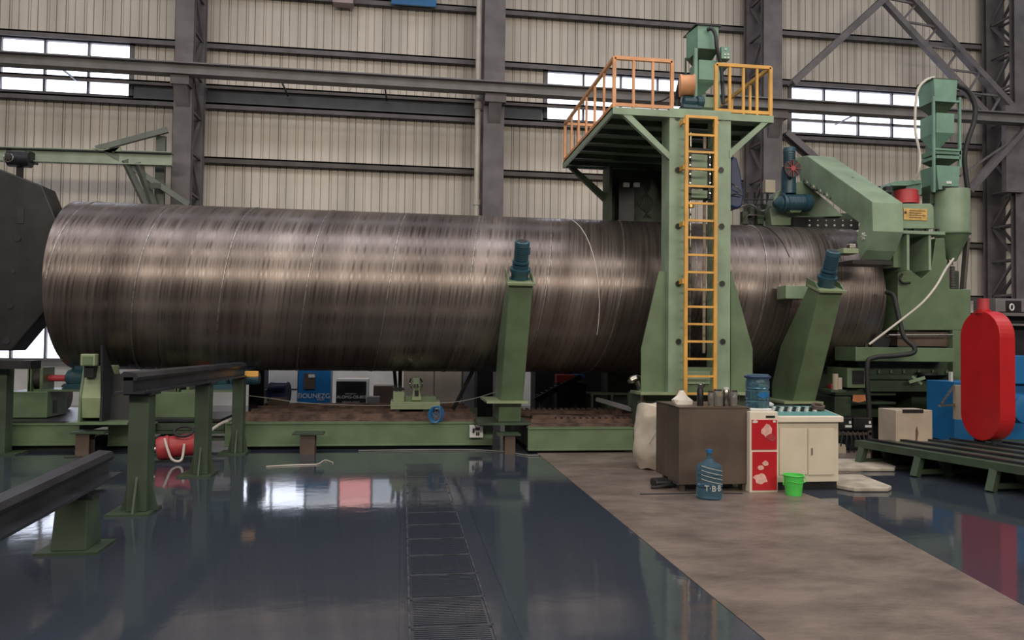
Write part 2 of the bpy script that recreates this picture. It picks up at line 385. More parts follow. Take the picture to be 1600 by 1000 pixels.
# ================================================================== STEEL PIPE
YC = 13.0; ZC = 1.6+.0651*YC; R = .1016*YC
PX0 = P(130, 316, YC).x; PX1 = P(1383, 450, YC-R*.98).x
def big_pipe():
    n = 160; mx = 60; q = MB()
    L = PX1-PX0
    rings = []
    for k in range(mx+1):
        x = PX0+L*k/mx
        rings.append([(x, YC-R*math.cos(2*PI*i/n), ZC+R*math.sin(2*PI*i/n)) for i in range(n)])
    t = .022
    inner = [[(x, YC-(R-t)*math.cos(2*PI*i/n), ZC+(R-t)*math.sin(2*PI*i/n)) for i in range(n)] for x in (PX1, PX0)]
    q.loft(rings + inner + [rings[0]], cap=False)
    o = build('spiral_welded_pipe', q, pipe_m, smooth=True)
    me = o.data; uv = me.uv_layers.new(name='wrap'); org = ORG[o.name]
    for poly in me.polygons:
        c = poly.center; ac = math.atan2(c.z+org.z-ZC, -(c.y+org.y-YC))
        for li in poly.loop_indices:
            v = me.vertices[me.loops[li].vertex_index].co+org
            a = math.atan2(v.z-ZC, -(v.y-YC))
            if a-ac > PI: a -= 2*PI
            if a-ac < -PI: a += 2*PI
            uv.data[li].uv = (v.x - a*.19, a*R)
    return o
pipe = big_pipe()
tag(pipe, 'huge brown brushed steel pipe lying across the hall, spiral seams around it', 'pipe')
def helix(x0, pitch, turns, w=.03, h=.008):
    q = MB(); n = int(turns*96); vs = []
    for i in range(n+1):
        a = 2*PI*i/96; x = x0 + pitch*i/96
        ce, se = -math.cos(a), math.sin(a)
        for dx, rr in ((-w/2, R-.002), (-w/4, R+h), (w/4, R+h), (w/2, R-.002)):
            vs.append((x+dx, YC+ce*rr, ZC+se*rr))
    fs = [(4*i+j, 4*i+j+1, 4*i+j+5, 4*i+j+4) for i in range(n) for j in range(3)]
    return q.add(vs, fs)
pitch = 1.2; build('weld_seam', helix(PX0+.05, pitch, (PX1-PX0-.1)/pitch-.02), weld, pipe, smooth=True)
# chalk scribe line
q = MB(); pts = []
for i in range(18):
    a = math.radians(88-7.0*i); x = P(897, 345, YC-1).x + .12*i/17 + .25*math.sin(i/17*PI*.6)
    pts.append((x, YC-(R+.004)*math.cos(a), ZC+(R+.004)*math.sin(a)))
build('chalk_line', MB().tube(pts, .006, 5, 2), paper, pipe)
pts = []
for i in range(12):
    a = math.radians(84-5.0*i); x = P(1213, 360, YC-.9).x + .10*i/11
    pts.append((x, YC-(R+.004)*math.cos(a), ZC+(R+.004)*math.sin(a)))
build('marker_line', MB().tube(pts, .007, 5, 2), black, pipe)

# ================================================================== BASE FRAMES
def base_seg(x0, x1, Y, ytop, ybot, label, name='machine_bed', dep=2.6):
    t = thing(name, label, 'machine bed', (P(x0, ybot, Y).x, Y, 0), 'green bed girders on the floor')
    xm = (x0+x1)/2; z0, z1 = P(xm, ybot, Y).z, P(xm, ytop, Y).z; a, b = P(x0, ybot, Y).x, P(x1, ybot, Y).x
    q = MB().box(a, b, Y+.02, Y+.06, z0, z1).box(a, b, Y, Y+.18, z1-.025, z1).box(a, b, Y, Y+.16, z0, z0+.025)
    build('front_girder', q, green, t, bevel=.004)
    q = MB().box(a, b, Y+dep-.1, Y+dep, z0, z1)
    k = a+.05
    while k < b-.1: q.box(k, k+.06, Y+.08, Y+dep-.1, z0, z1-.05); k += 1.1
    build('cross_members', q, green_d, t)
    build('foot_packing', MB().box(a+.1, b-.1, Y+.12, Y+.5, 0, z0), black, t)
    return t, a, b, z0, z1
b1_ = base_seg(-90, 122, 11.85, 662, 697, 'green bed girder at the far left with the grey gearbox stand behind it')
build('deck_plate', MB().box(b1_[1]+.3, b1_[2]+.1, 11.95, 14.4, b1_[4], b1_[4]+.02), dark, b1_[0])
b2_ = base_seg(167, 240, 11.85, 661, 697, 'short green bed girder right of the leftmost wedge support')
b3_ = base_seg(350, 770, 11.75, 660, 697, 'long green bed girder carrying brown rails, white switch box on its right end')
b4_ = base_seg(825, 990, 11.15, 668, 704, 'green bed girder left of the white sack, rusty grating on top')
# low cross platform between posts 2 and 3
t = thing('low_step_frame', 'dark green low stepped frame behind the red lying motor', 'frame', P(290, 690, 12.0))
for y0, y1 in ((662, 672), (673, 678), (685, 689)):
    build('frame_beam', MB().px(235, y0, 350, y1, 12.0, .3), green_d, t)
build('deck_plate', MB().px(235, 655, 345, 659, 12.1, 1.3), dark, t)
# brown rails on bed 3
t = thing('rail_track', 'rusty brown parallel rails lying along the long green bed', 'rails', (b3_[1], 12, b3_[4]))
for i, yy in enumerate((11.95, 12.35, 12.9, 13.5, 14.1)):
    q = MB().box(b3_[1]+.15, b3_[2]-.25, yy, yy+.14, b3_[4]-.01, b3_[4]+.02).box(b3_[1]+.15, b3_[2]-.25, yy+.04, yy+.10, b3_[4]+.02, b3_[4]+.10)
    build('rail', q, rust, t)
# rusty chain racks on bed 4
t = thing('roller_grating', 'rusty grating and loose rusty bars on the bed left of the white sack', 'grating', (b4_[1], 12, b4_[4]))
build('grating_plate', MB().box(b4_[1]+.02, b4_[2]+1.2, 11.3, 13.8, b4_[4], b4_[4]+.03), rust, t)
for yy in (11.55, 13.2):
    q = MB(); x = b4_[1]+(.5 if yy < 12 else .1)
    while x < b4_[2]+.4:
        q.box(x, x+.05, yy, yy+.12, b4_[4]+.03, b4_[4]+.11); x += .1
    q.box(b4_[1]+.1, b4_[2]+.4, yy-.03, yy, b4_[4]+.03, b4_[4]+.09)
    build('rack_teeth', q, rust, t)
z = b4_[4]+.03
for (p, q_) in (((b4_[1]+.0, 12.6), (b4_[1]+1.5, 11.9)), ((b4_[1]+.2, 12.1), (b4_[2]+.3, 12.2)), ((b4_[1]+.1, 12.8), (b4_[2]+.3, 12.9))):
    build('loose_bar', MB().bar((*p, z+.04), (*q_, z+.04), .16, .05), rust, t)
# pedestals in front (brown T stands)
def t_stand(xl, xr, xc0, xc1, ytop, ybot, Y, lab):
    t = thing('pedestal_stand', lab, 'stand', (P((xc0+xc1)/2, ybot, Y).x, Y, 0), 'short brown stands before the bed')
    z1 = P((xl+xr)/2, ytop, Y).z
    x0, x1 = P(xl, ytop, Y).x, P(xr, ytop, Y).x; c0, c1 = P(xc0, ytop, Y).x, P(xc1, ytop, Y).x
    build('top_plate', MB().box(x0, x1, Y-.12, Y+.22, z1-.025, z1), green_d, t)
    cx_ = (c0+c1)/2
    build('post', MB().box(c0, c1, Y-.08, Y-.06, 0, z1-.025).box(c0, c1, Y+.12, Y+.14, 0, z1-.025).box(cx_-.01, cx_+.01, Y-.06, Y+.12, 0, z1-.025), brown, t)
    return t
t_stand(458, 506, 470, 493, 676, 706, 11.3, 'short brown pedestal with a flat top before the middle of the long bed')
t_stand(776, 812, 788, 804, 677, 706, 11.2, 'short brown pedestal below the upright arm beside the white switch box')
t_stand(115, 168, 122, 143, 674, 706, 11.3, 'short brown pedestal below the leftmost wedge support')
build_pack = build('steel_shim_plate', MB().xy([(P(107, 710, 11.25).x, 11.1), (P(135, 710, 11.25).x, 11.1), (P(143, 705, 11.5).x, 11.2), (P(120, 705, 11.5).x, 11.2)], 0, .015), steel)
tag(build_pack, 'thin bright steel plate on the floor at the foot of the leftmost brown pedestal', 'plate')

# ================================================================== LEANING ARMS
def arm(name, lab, xt, xb, wt, side_t, side_b, xlist=None):
    pass
def motor(parent, a, d, r, L, m=blue, name='motor'):
    """finned electric motor with fan cowl along d, starting at a"""
    a, d = Vector(a), Vector(d).normalized()
    prof = [(0, r*.75), (.02, r*1.15), (.05, r*1.15), (.05, r*.85), (L*.18, r*.85), (L*.2, r*.95)]
    h = L*.24
    while h < L*.75: prof += [(h, r*.95), (h, r), (h+.012, r), (h+.012, r*.92)]; h += .03
    prof += [(L*.76, r*.92), (L*.77, r*1.02), (L*.96, r*1.0), (L, r*.85)]
    o = build(name, MB().lathe(a, d, prof, 20), m, parent, smooth=True)
    t = d.orthogonal().normalized(); c = a+d*L*.5+t*r
    build('terminal_box', MB().bar(c-d*r*.5+t*r*.1, c+d*r*.5+t*r*.1, r*.9, r*.7, t), m, o)
    build('fan_cover', MB().lathe(a+d*L, d, [(0, r*.7), (.004, r*.7), (.008, r*.3)], 16), dark, o)
    return o
def lean_arm(lab, xl, xr, side, label2):
    """arm leaning towards the viewer: base at depth 11.45, top at 10.65; xl/xr = front edges at the foot (world)"""
    t = thing('pipe_holding_arm', lab, 'support arm', (xl, 11.4, P(800, 668, 11.4).z), 'leaning green arms pressing on the pipe')
    zb, zt = .72, 2.44
    prof = [(11.45, zb), (10.66, zt), (10.98, zt+.10), (11.85, 1.62), (12.15, .98), (12.15, zb)]
    build('arm_box', MB().yz(prof, xl, xr), green, t, bevel=.012)
    # foot
    build('foot_block', MB().yz([(11.45, zb+.03), (11.52, .43), (12.1, .43), (12.1, zb+.03)], xl-.02, xr-.02), green, t, bevel=.008)
    build('foot_flange', MB().box(xl-.22, xr+.06, 11.3, 12.3, zb, zb+.035), green_l, t)
    build('foot_plate', MB().box(xl-.35, xr+.1, 11.3, 12.3, .40, .43), green_d, t)
    # head
    c = Vector(((xl+xr)/2, 10.84, zt+.06)); ax = Vector((0, -.46, 1)).normalized()
    build('head_plate', MB().yz([(10.60, zt-.02), (10.96, zt+.10), (10.95, zt+.13), (10.59, zt+.01)], xl-.03, xr+.03), green_l, t)
    for s in (xl-.02, xr+.0):
        build('head_cheek', MB().yz([(10.62, zt), (11.02, zt+.1), (11.0, zt+.24), (10.75, zt+.14)], s, s+.02), green, t)
    build('gearbox', MB().lathe(c, ax, [(0, .15), (.04, .15), (.04, .12), (.12, .125), (.16, .15), (.20, .15), (.20, .11), (.26, .12)], 20), blue, t, smooth=True)
    motor(t, c+ax*.26, ax, .105, .34)
    # roller towards pipe
    build('pressure_roller', MB().cyl(((xl+xr)/2-.12, 11.62-.02, 1.62+.1), ((xl+xr)/2+.12, 11.6, 1.72), .10, n=20), dark, t, smooth=True)
    return t
xa = P(783, 616, 11.4).x; xb = P(818, 616, 11.4).x
lean_arm('leaning green support arm with dark blue motor, in front of the middle of the pipe', xa, xb, 0, '')
xc = P(1241, 616, 11.4).x; xd = P(1276, 616, 11.4).x
ra = lean_arm('leaning green support arm with dark blue motor, right of the yellow ladder tower', xc, xd, 0, '')
build('side_bracket', MB().px(1228, 446, 1262, 467, 11.3, .3), green_t, ra, bevel=.01)
# wedge support at left with small head
t = thing('wedge_support', 'green wedge support with a tall dark side plate under the left end of the pipe', 'support', P(150, 663, 11.5))
xl, xr = P(130, 640, 11.5).x, P(160, 640, 11.5).x
build('wedge_face', MB().yz([(11.45, .5), (11.42, .78), (11.55, 1.22), (12.1, 1.22), (12.3, .5)], xl, xr), green_l, t, bevel=.01)
build('side_plate', MB().yz([(11.4, .45), (11.42, .8), (11.36, 1.52), (11.42, 1.52), (12.4, .5), (12.4, .45)], xr, xr+.03), dark, t)  # right plate coloured darker for the shade on that face
build('side_plate', MB().yz([(11.4, .45), (11.42, .8), (11.55, 1.25), (12.4, .5), (12.4, .45)], xl-.03, xl), green, t)
build('base_plate', MB().box(xl-.15, xr+.4, 11.3, 12.4, .42, .45), green, t)
build('wedge_rib', MB().yz([(11.7, .45), (11.8, 1.1), (12.3, .45)], xr+.03, xr+.3), black, t)
q = MB().px(125, 553, 148, 572, 11.3, .16)
build('roller_head', q, green_l, t, bevel=.015)
build('head_recess', MB().px(129, 557, 144, 570, 11.285, .02), green, t)
build('head_stem', MB().px(131, 571, 146, 590, 11.4, .3), black, t)
t2 = thing('black_roller_chock', 'black wedge shaped roller chock under the pipe left of the raised skid rail', 'chock', P(185, 600, 12.2))
build('chock_body', MB().pxz([(160, 590), (205, 582), (200, 605), (175, 640), (165, 650), (163, 600)], 12.2, .5), black, t2)

# ================================================================== ROLLER STANDS + GEARMOTORS (left, repeated)
def roller_stand(dx, lab, lab2):
    Y = 12.4
    x0, x1 = P(8, 630, Y).x+dx, P(49, 630, Y).x+dx
    z0, z1 = P(40, 653, Y).z, P(40, 612, Y).z
    t = thing('roller_stand', lab, 'roller stand', (x0, Y, z0), 'green roller stands under the pipe')
    build('stand_body', MB().box(x0, x1+.22, Y, Y+.7, z0, z1), green, t, bevel=.01)
    build('slot_cover', MB().box(x1+.221, x1+.23, Y+.2, Y+.32, z0+.05, z0+.25), black, t)
    for xx in (x0+.25, x1-.10, x1+.06):
        build('bearing_cheek', MB().box(xx, xx+.045, Y+.1, Y+.5, z1, z1+.36), green, t, bevel=.006)
    build('roller', MB().cyl((x1-.05, Y+.3, z1+.18), (x1+.055, Y+.3, z1+.18), .17, n=28), rubber, t, smooth=True)
    build('roller', MB().cyl((x0+.31, Y+.3, z1+.18), (x1-.11, Y+.3, z1+.18), .05, n=16), steel, t, smooth=True)
    g = thing('gear_motor', lab2, 'gear motor', (x1+.5, Y, z1), 'blue gear motors of the roller stands')
    build('drive_shaft', MB().cyl((x1+.10, Y+.3, z1+.19), (x1+.40, Y+.3, z1+.19), .05), redm, g, smooth=True)
    build('support_shelf', MB().box(x1-.0, x1+.8, Y+.05, Y+.6, z1-.0, z1+.03), green, g)
    build('foot_bracket', MB().xz([(x1+.35, z1+.03), (x1+.75, z1+.03), (x1+.72, z1+.12), (x1+.40, z1+.1)], Y+.15, Y+.45), blue, g)
    build('gearbox', MB().lathe((x1+.36, Y+.3, z1+.2), (1, 0, 0), [(0, .08), (.03, .12), (.1, .13), (.1, .16), (.28, .17), (.3, .14)], 20), blue, g, smooth=True)
    build('gearbox_cap', MB().box(x1+.5, x1+.64, Y+.2, Y+.4, z1+.3, z1+.39), blue, g, bevel=.01)
    motor(g, (x1+.66, Y+.3, z1+.2), (1, 0, 0), .10, .46)
roller_stand(0, 'green roller stand with black disc roller at the far left under the dark drum', 'blue gear motor with red shaft under the left end of the pipe')
dx2 = P(265, 630, 12.4).x - P(32, 630, 12.4).x
roller_stand(dx2, 'green roller stand seen between the two tall green skid posts', 'blue gear motor half hidden behind the farthest green skid post')
t = thing('roller_side_block', 'green side block standing beside the tallest skid post', 'block', P(185, 655, 12.1))
build('block_body', MB().px(187, 607, 208, 656, 12.1, .5), green_l, t, bevel=.01); build('block_lid', MB().px(186, 604, 208, 608, 12.08, .54), dark, t)
a = P(75, 637, 14.0); b = P(100, 637, 14.0); a.z = b.z = b1_[4]+.24
q = build('spool_flange', MB().cyl(a, b, .12, n=20).cyl(b, b+Vector((.05, 0, 0)), .22, n=24).cyl(a-Vector((.05, 0, 0)), a, .22, n=24), brown, smooth=True); q.name = 'cable_spool'
tag(q, 'brown spool lying behind the left bed girder', 'spool')

# ================================================================== SKID RAILS AND POSTS
def skid_post(px, py, topz, w, lab, Y=None, low=False):
    g = G(px, py); x, y = g.x, g.y
    t = thing('skid_post', lab, 'post', (x, y, 0), 'green posts carrying the skid rails')
    build('base_plate', MB().box(x-(.22 if low else .19), x+(.22 if low else .19), y-.2, y+.2, 0, .02), green_d, t)
    hw = w/2
    x += 0 if low else .05
    if low:
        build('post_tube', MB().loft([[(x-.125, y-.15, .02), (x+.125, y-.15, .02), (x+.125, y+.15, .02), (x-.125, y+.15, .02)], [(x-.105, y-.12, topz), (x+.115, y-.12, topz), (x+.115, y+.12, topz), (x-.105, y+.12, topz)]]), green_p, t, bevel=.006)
    else:
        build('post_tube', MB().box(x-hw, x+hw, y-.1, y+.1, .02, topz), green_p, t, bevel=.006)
        for s in (-1, 1):
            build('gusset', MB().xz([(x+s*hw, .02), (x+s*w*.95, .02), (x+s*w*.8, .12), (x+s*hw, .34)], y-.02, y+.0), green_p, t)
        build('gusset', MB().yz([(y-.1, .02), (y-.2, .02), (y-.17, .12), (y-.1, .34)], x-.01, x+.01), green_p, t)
    build('head_plate', MB().box(x-w*.7, x+w*.7, y-.14, y+.14, topz, topz+.02), dark, t)
    build('clamp_bolt', MB().cyl((x+w*.4, y-.1, topz+.02), (x+w*.4, y-.1, topz+.05), .02, n=8), dark, t)
    return x, y
s1 = skid_post(209, 800, 1.09, .175, 'tall green skid post nearest the camera, at the left')
s2 = skid_post(309, 742, 1.08, .16, 'green skid post in the middle, with the red lying motor beside it')
s3 = skid_post(366, 708, 1.07, .15, 'farthest green skid post, at the right end of the raised skid rail')
s0 = skid_post(119, 857, .40, .22, 'squat green stand near the camera under the low skid rail', low=True)
def skid_rail(a, b, lab, flip=1, gx=.0):
    a, b = Vector(a), Vector(b)
    t = thing('skid_rail', lab, 'rail', a, 'dark angle section skid rails')
    d = (b-a).normalized(); side = Vector((1, 0, 0)); u = Vector((0, 0, 1))
    # upright web, wide foot flange and rounded head
    def R(c, pts): return [c+side*px_+u*pz for px_, pz in pts]
    foot = [(-.13, .0), (.13, .0), (.13, .02), (-.13, .02)]
    web = [(-.05, .02), (.03, .02), (.03, .15), (-.05, .15)]
    head = [(-.075, .12), (.055, .12), (.07, .15), (.05, .19), (-.05, .2), (-.085, .17)]
    build('rail_foot', MB().loft([R(a, foot), R(b, foot)]), rail_m, t)
    build('rail_web', MB().loft([R(a, web), R(b, web)]), rail_m, t)
    build('rail_head', MB().loft([R(a, head), R(b, head)]), rail_m, t, smooth=True)
xr_ = s1[0]+.0
skid_rail((s1[0]-.02, s1[1]-.3, 1.112), (s3[0]+.0, s3[1]+.15, 1.092), 'raised dark skid rail running back under the pipe on three green posts')
skid_rail((-2.45, 2.6, .33), (s0[0]+.04, P(168, 740, 6.75).y, .49), 'low dark skid rail in the left foreground')
# left edge post and beam
t = thing('edge_post', 'green post cut off by the left picture edge, black beam near its head', 'post', P(-2, 705, 11.2))
t.location.z = 0; ORG[t.name] = Vector(t.location)
q = G(-2, 709)
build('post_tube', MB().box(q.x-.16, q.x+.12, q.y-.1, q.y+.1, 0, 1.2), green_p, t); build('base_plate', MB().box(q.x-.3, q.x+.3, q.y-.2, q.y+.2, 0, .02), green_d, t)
o = build('black_cross_beam', MB().px(-150, 563, 48, 576, 11.2, .3), black)
tag(o, 'black beam under the dark octagonal drum at the left edge', 'beam')
o = build('yellow_end_stop', MB().px(382, 580, 403, 589, 11.3, .1), yellow, bevel=.01)
tag(o, 'small yellow stop block at the far end of the raised skid rail', 'stop block')

# ================================================================== DARK OCTAGONAL DRUM AT LEFT
t = thing('octagonal_drum', 'huge near-black octagonal plate head at the left edge, before the pipe end', 'machine head', P(0, 560, 12.3))
Yd = 12.3
pts = [(-210, 262), (0, 264), (66, 290), (87, 342), (84, 470), (18, 548), (-210, 548), (-290, 480), (-290, 345)]
build('face_plate', MB().pxz(pts, Yd, .45), black, t, bevel=.02)
for (x, y, rr) in ((20, 424, .03), (15, 478, .045), (9, 532, .06), (27, 372, .05)):
    c = P(x, y, Yd-.012); build('bolt_boss', MB().cyl(c, c+Vector((0, .03, 0)), rr, n=16), dark, t, smooth=True)
build('slot', MB().px(26, 325, 37, 349, Yd-.01, .02), dark, t)
o = build('drum_pedestal', MB().px(-190, 548, -30, 720, Yd+.05, .35), black, t)

# ================================================================== JIB CRANE on column 1
t = thing('jib_crane', 'pale green jib crane beam on the left column with lattice knee braces', 'jib crane', P(258, 250, 17.6))
Yj = 17.6
q = MB(); a, b = P(-60, 239, Yj), P(269, 249, Yj)
q.hbeam(a, b, .16, .30, .02)
build('jib_beam', q, pale_green, t)
build('top_angle', MB().bar(P(-60, 231, Yj), P(269, 241, Yj), .2, .02), dark, t)
for p0, p1 in (((150, 233), (262, 203)), ((165, 234), (295, 320)), ((195, 250), (228, 320)), ((215, 254), (240, 320)), ((238, 290), (256, 291))):
    build('knee_brace', MB().bar(P(*p0, Yj), P(*p1, Yj+.3), .12, .12), brace_m, t)
build('plate_lug', MB().pxz([(140, 230), (158, 236), (190, 236), (188, 229), (178, 238)], Yj-.1, .03), green_l, t)
build('column_clamp', MB().px(242, 212, 257, 320, Yj+.4, .1), brace_m, t)
h = thing('chain_hoist', 'dark chain hoist with hand wheel hanging on the left end of the jib beam', 'hoist', P(30, 250, Yj))
build('hoist_body', MB().cyl(P(14, 248, Yj-.15), P(48, 250, Yj-.15), .17, n=20), dark, h, smooth=True)
build('hoist_trolley', MB().px(10, 232, 16, 250, Yj-.05, .1).px(38, 236, 48, 252, Yj-.2, .35), black, h)
q = MB(); c = P(13, 246, Yj-.45)
q.tube([c+Vector((.09*math.cos(k*PI/6), 0, .09*math.sin(k*PI/6))) for k in range(13)], .012, 6, 2)
for k in range(3): q.bar(c-Vector((math.cos(k), 0, math.sin(k)))*.09, c+Vector((math.cos(k), 0, math.sin(k)))*.09, .012)
build('hand_wheel', q, steel, h)
build('hanger_post', MB().px(25, 255, 33, 285, Yj-.15, .1), dark, h)

# ================================================================== GANTRY TOWER
YT = 10.9
def X(px, py=400, Y=YT): return P(px, py, Y).x
def Z(py, px=1090, Y=YT): return P(px, py, Y).z
TW = thing('gantry_tower', 'tall green machine tower straddling the pipe with a wide platform on top', 'gantry', (X(1090), YT, Z(613)))
ztop = Z(171); zb = Z(613)
xl0, xl1, xr0, xr1 = X(1045), X(1074), X(1119), X(1141.5)
q = MB()
for (a, b) in ((xl0, xl1), (xr0, xr1)):
    q.box(a, b, YT, YT+.02, zb, ztop)
build('front_column', q, green_t, TW, bevel=.003)
q = MB()
for s in (xl0, xl1-.02, xr0, xr1-.02): q.box(s, s+.02, YT+.02, YT+.34, zb, ztop)
for (a, b) in ((xl0, xl1), (xr0, xr1)): q.box(a+.02, b-.02, YT+.32, YT+.34, zb, ztop)
build('column_box', q, green_t, TW)
build('head_crossplate', MB().box(xl1, xr0, YT, YT+.02, Z(186), ztop), green_t, TW)
build('foot_crossplate', MB().box(xl1, xr0, YT+.05, YT+.2, zb, Z(574)), green, TW)
build('foot_crossplate', MB().box(xl1+.02, xr0-.08, YT+.02, YT+.06, Z(600), Z(580)), green_t, TW)
for i, y in enumerate((184, 266, 354, 443.5, 534)):
    for x in (1058.5+i*.4, 1125.5+i*.9):
        c = P(x, y, YT); o = build('porthole', MB().lathe(c+Vector((0, -.004, 0)), (0, 1, 0), [(0, .048), (0, .042), (.003, .040)], 20), black, TW)
        build('porthole_rim', MB().tube([c+Vector((.046*math.cos(k*PI/8), -.004, .046*math.sin(k*PI/8))) for k in range(17)], .004, 6, 1), green, o)
# gussets
build('base_gusset', MB().pxz([(1044, 424), (1030, 424), (1002, 545), (1002, 612), (1044, 612)], YT+.1, .03), green, TW)
build('base_gusset', MB().pxz([(1142, 424), (1143, 424), (1176, 545), (1176, 615), (1142, 615)], YT+.1, .03), green, TW)
build('base_plate', MB().box(X(1002), X(1178), YT-.02, YT+.5, zb-.04, zb), green_l, TW)
build('sub_frame', MB().box(X(1008), X(1172), YT+.3, YT+.8, Z(640), zb-.04), green_d, TW)
for xx in (1006, 1165): build('sub_leg', MB().box(X(xx), X(xx+12), YT+.25, YT+.5, 0, zb-.04), green_d, TW)
# lifting screw, guide and carriage in the slot
xs = X(1088)
build('lead_screw', MB().cyl((xs, YT+.25, Z(560)), (xs, YT+.25, Z(200)), .018, n=10), steel, TW, smooth=True)
build('guide_bar', MB().box(X(1111), X(1115), YT+.3, YT+.33, Z(552), Z(200)), card, TW)
ca = thing('lifting_carriage', 'green carriage block behind the upper ladder rungs of the tower', 'carriage', (X(1093), YT+.2, Z(312)))
for y0, y1 in ((241, 262), (267, 291), (297, 309)): build('carriage_block', MB().px(1080, y0, 1106, y1, YT+.12, .2), green_t, ca, bevel=.008)
build('carriage_frame', MB().px(1076, 236, 1080, 311, YT+.1, .22).px(1107, 236, 1111, 311, YT+.1, .22).px(1076, 232, 1111, 236, YT+.1, .22), black, ca)
for y in (246, 258, 272, 286, 302):
    for x in (1078, 1109):
        c = P(x, y, YT+.1); build('bolt', MB().cyl(c, c-Vector((0, .012, 0)), .012, n=8), steel, ca)
build('spindle_nut', MB().cyl((xs, YT+.25, Z(320)), (xs, YT+.25, Z(312)), .06, n=16), gold, ca, smooth=True)
# platform
YR = 14.45
zp0, zp1 = Z(178.5, 960), Z(167.5, 960)
xpl, xpr = X(957, 172), X(1208, 182)
PL = build('platform', MB().box(xpl, xpr, YT+.02, YR, zp1-.02, zp1), green_t, TW)
q = MB().box(xpl, xpr, YT-.02, YT+.02, zp0, zp1).box(xpl, xpr, YR-.04, YR, zp0, zp1).box(xpl, xpl+.04, YT, YR, zp0, zp1).box(xpr-.04, xpr, YT, YR, zp0, zp1)
build('platform_edge', q, green_t, PL)
q = MB(); k = YT+.5
while k < YR-.2: q.box(xpl+.05, xpr-.05, k, k+.05, zp0, zp1-.02); k += .55
build('platform_joists', q, green_d, PL)
build('diagonal_brace', MB().pxz([(972, 178), (985, 178), (1046, 238), (1046, 249)], YT-.01, .08), green_t, TW)
build('diagonal_brace', MB().pxz([(1207, 186), (1196, 186), (1140, 235), (1140, 247)], YT-.01, .08), green_t, TW)
build('diagonal_brace', MB().pxz([(890, 262), (900, 262), (950, 306), (950, 320)], YR-.12, .1), green_d, TW)
# rear column, darker green stands in for the shade under the platform
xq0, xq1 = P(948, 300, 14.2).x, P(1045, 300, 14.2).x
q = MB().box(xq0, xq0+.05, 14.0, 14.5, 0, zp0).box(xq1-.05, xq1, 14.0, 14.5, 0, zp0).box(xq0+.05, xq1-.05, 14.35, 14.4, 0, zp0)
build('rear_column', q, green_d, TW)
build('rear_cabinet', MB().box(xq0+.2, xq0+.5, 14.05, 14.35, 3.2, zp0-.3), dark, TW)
q = MB(); a = Vector((xq0+.75, 14.0, 3.3))
for k in range(7): q.tube([(xq0+.72+.03*k, 14.0, zp0), (xq0+.78-.02*k, 13.95, 4.6), (xq0+.55+.05*k, 13.98, 4.3), (xq0+.8-.03*k, 13.9, 4.0)], .008, 5, 5)
build('hanging_cables', q, rubber, TW)
for x in (980, 996):
    build('work_lamp', MB().px(x-5, 285, x+4, 292, 13.95, .08), panel_w, TW, bevel=.008)
# box on right side of tower (dark blue rounded motor)
o = thing('side_motor_housing', 'dark blue hanging motor housing on the right side of the tower', 'housing', P(1150, 315, 12.2))
build('housing_shell', MB().pxz([(1141, 250), (1146, 243), (1152, 246), (1158, 270), (1163, 305), (1160, 322), (1152, 326), (1141, 322)], 12.2, .4), darkblue, o, bevel=.03)
build('cable_bundle', MB().tube([P(1143, 287, 12.15), P(1150, 292, 12.1), P(1158, 300, 12.15)], .012, 6).tube([P(1143, 305, 12.15), P(1152, 303, 12.1), P(1160, 306, 12.15)], .012, 6), steel, o)

# ladder
LD = thing('access_ladder', 'orange-yellow steel ladder up the front of the green tower', 'ladder', (X(1095), YT-.2, Z(630)))
YL = YT-.16
def lx(px, py): return P(px, py, YL).x
a0, a1 = lx(1073, 185), lx(1118.5, 187)
zt_, zb_ = P(1095, 181, YL).z, P(1095, 632, YL).z
for xx in (a0, a1): build('ladder_rail', MB().box(xx-.026, xx+.026, YL-.02, YL+.03, zb_, zt_), yellow, LD, bevel=.003)
zz = zt_-.02; step = (P(1095, 211, YL).z - P(1095, 588, YL).z)/14
k = 0; z = P(1095, 211, YL).z
build('rung', MB().box(a0, a1, YL-.015, YL+.02, zt_-.04, zt_), yellow, LD)
while z > zb_:
    build('rung', MB().box(a0+.02, a1-.02, YL-.012, YL+.018, z-.016, z+.016), yellow, LD); z -= step
for y in (190, 262, 350, 440, 615):
    z = P(1095, y, YL).z
    build('wall_bracket', MB().box(a0-.05, a0-.02, YL, YT, z-.035, z+.035), yellow, LD); build('wall_bracket', MB().box(a1+.02, a1+.045, YL, YT, z-.025, z+.025), yellow, LD)

# guard rails
def guard(name, lab, runs, hgt):
    t = thing(name, lab, 'guardrail', runs[0][0], 'orange guardrails of the tower platform')
    for (a, b, n, m) in runs:
        a, b = Vector(a), Vector(b); U = Vector((0, 0, hgt))
        build('top_rail', MB().bar(a+U, b+U, .05), m, t); build('bottom_rail', MB().bar(a+Vector((0, 0, .05)), b+Vector((0, 0, .05)), .04, .05), m, t)
        for k in range(0 if a == Vector(runs[0][0]) else 1, n+1):
            p = a.lerp(b, k/n); build('guard_post', MB().bar(p, p+U, .05 if k in (0, n) else .036), m, t)
    return t
gz = zp1; gh = Z(89, 960)-zp1
guard('platform_guardrail', 'orange guardrail around the left part of the tower platform', [
    ((X(1051, 90), YT+.03, gz), (xpl+.03, YT+.03, gz), 3, orange), ((xpl+.03, YT+.03, gz), (xpl+.03, YR-.05, gz), 6, orange),
    ((xpl+.03, YR-.05, gz), (xpl+1.3, YR-.05, gz), 5, orange)], gh)
guard('platform_guardrail', 'yellow-orange guardrail on the right part of the tower platform', [
    ((X(1120, 95), YT+.03, gz), (xpr-.03, YT+.03, gz), 4, yellow), ((xpr-.03, YT+.03, gz), (xpr-.03, YR-.05, gz), 5, yellow)], gh)

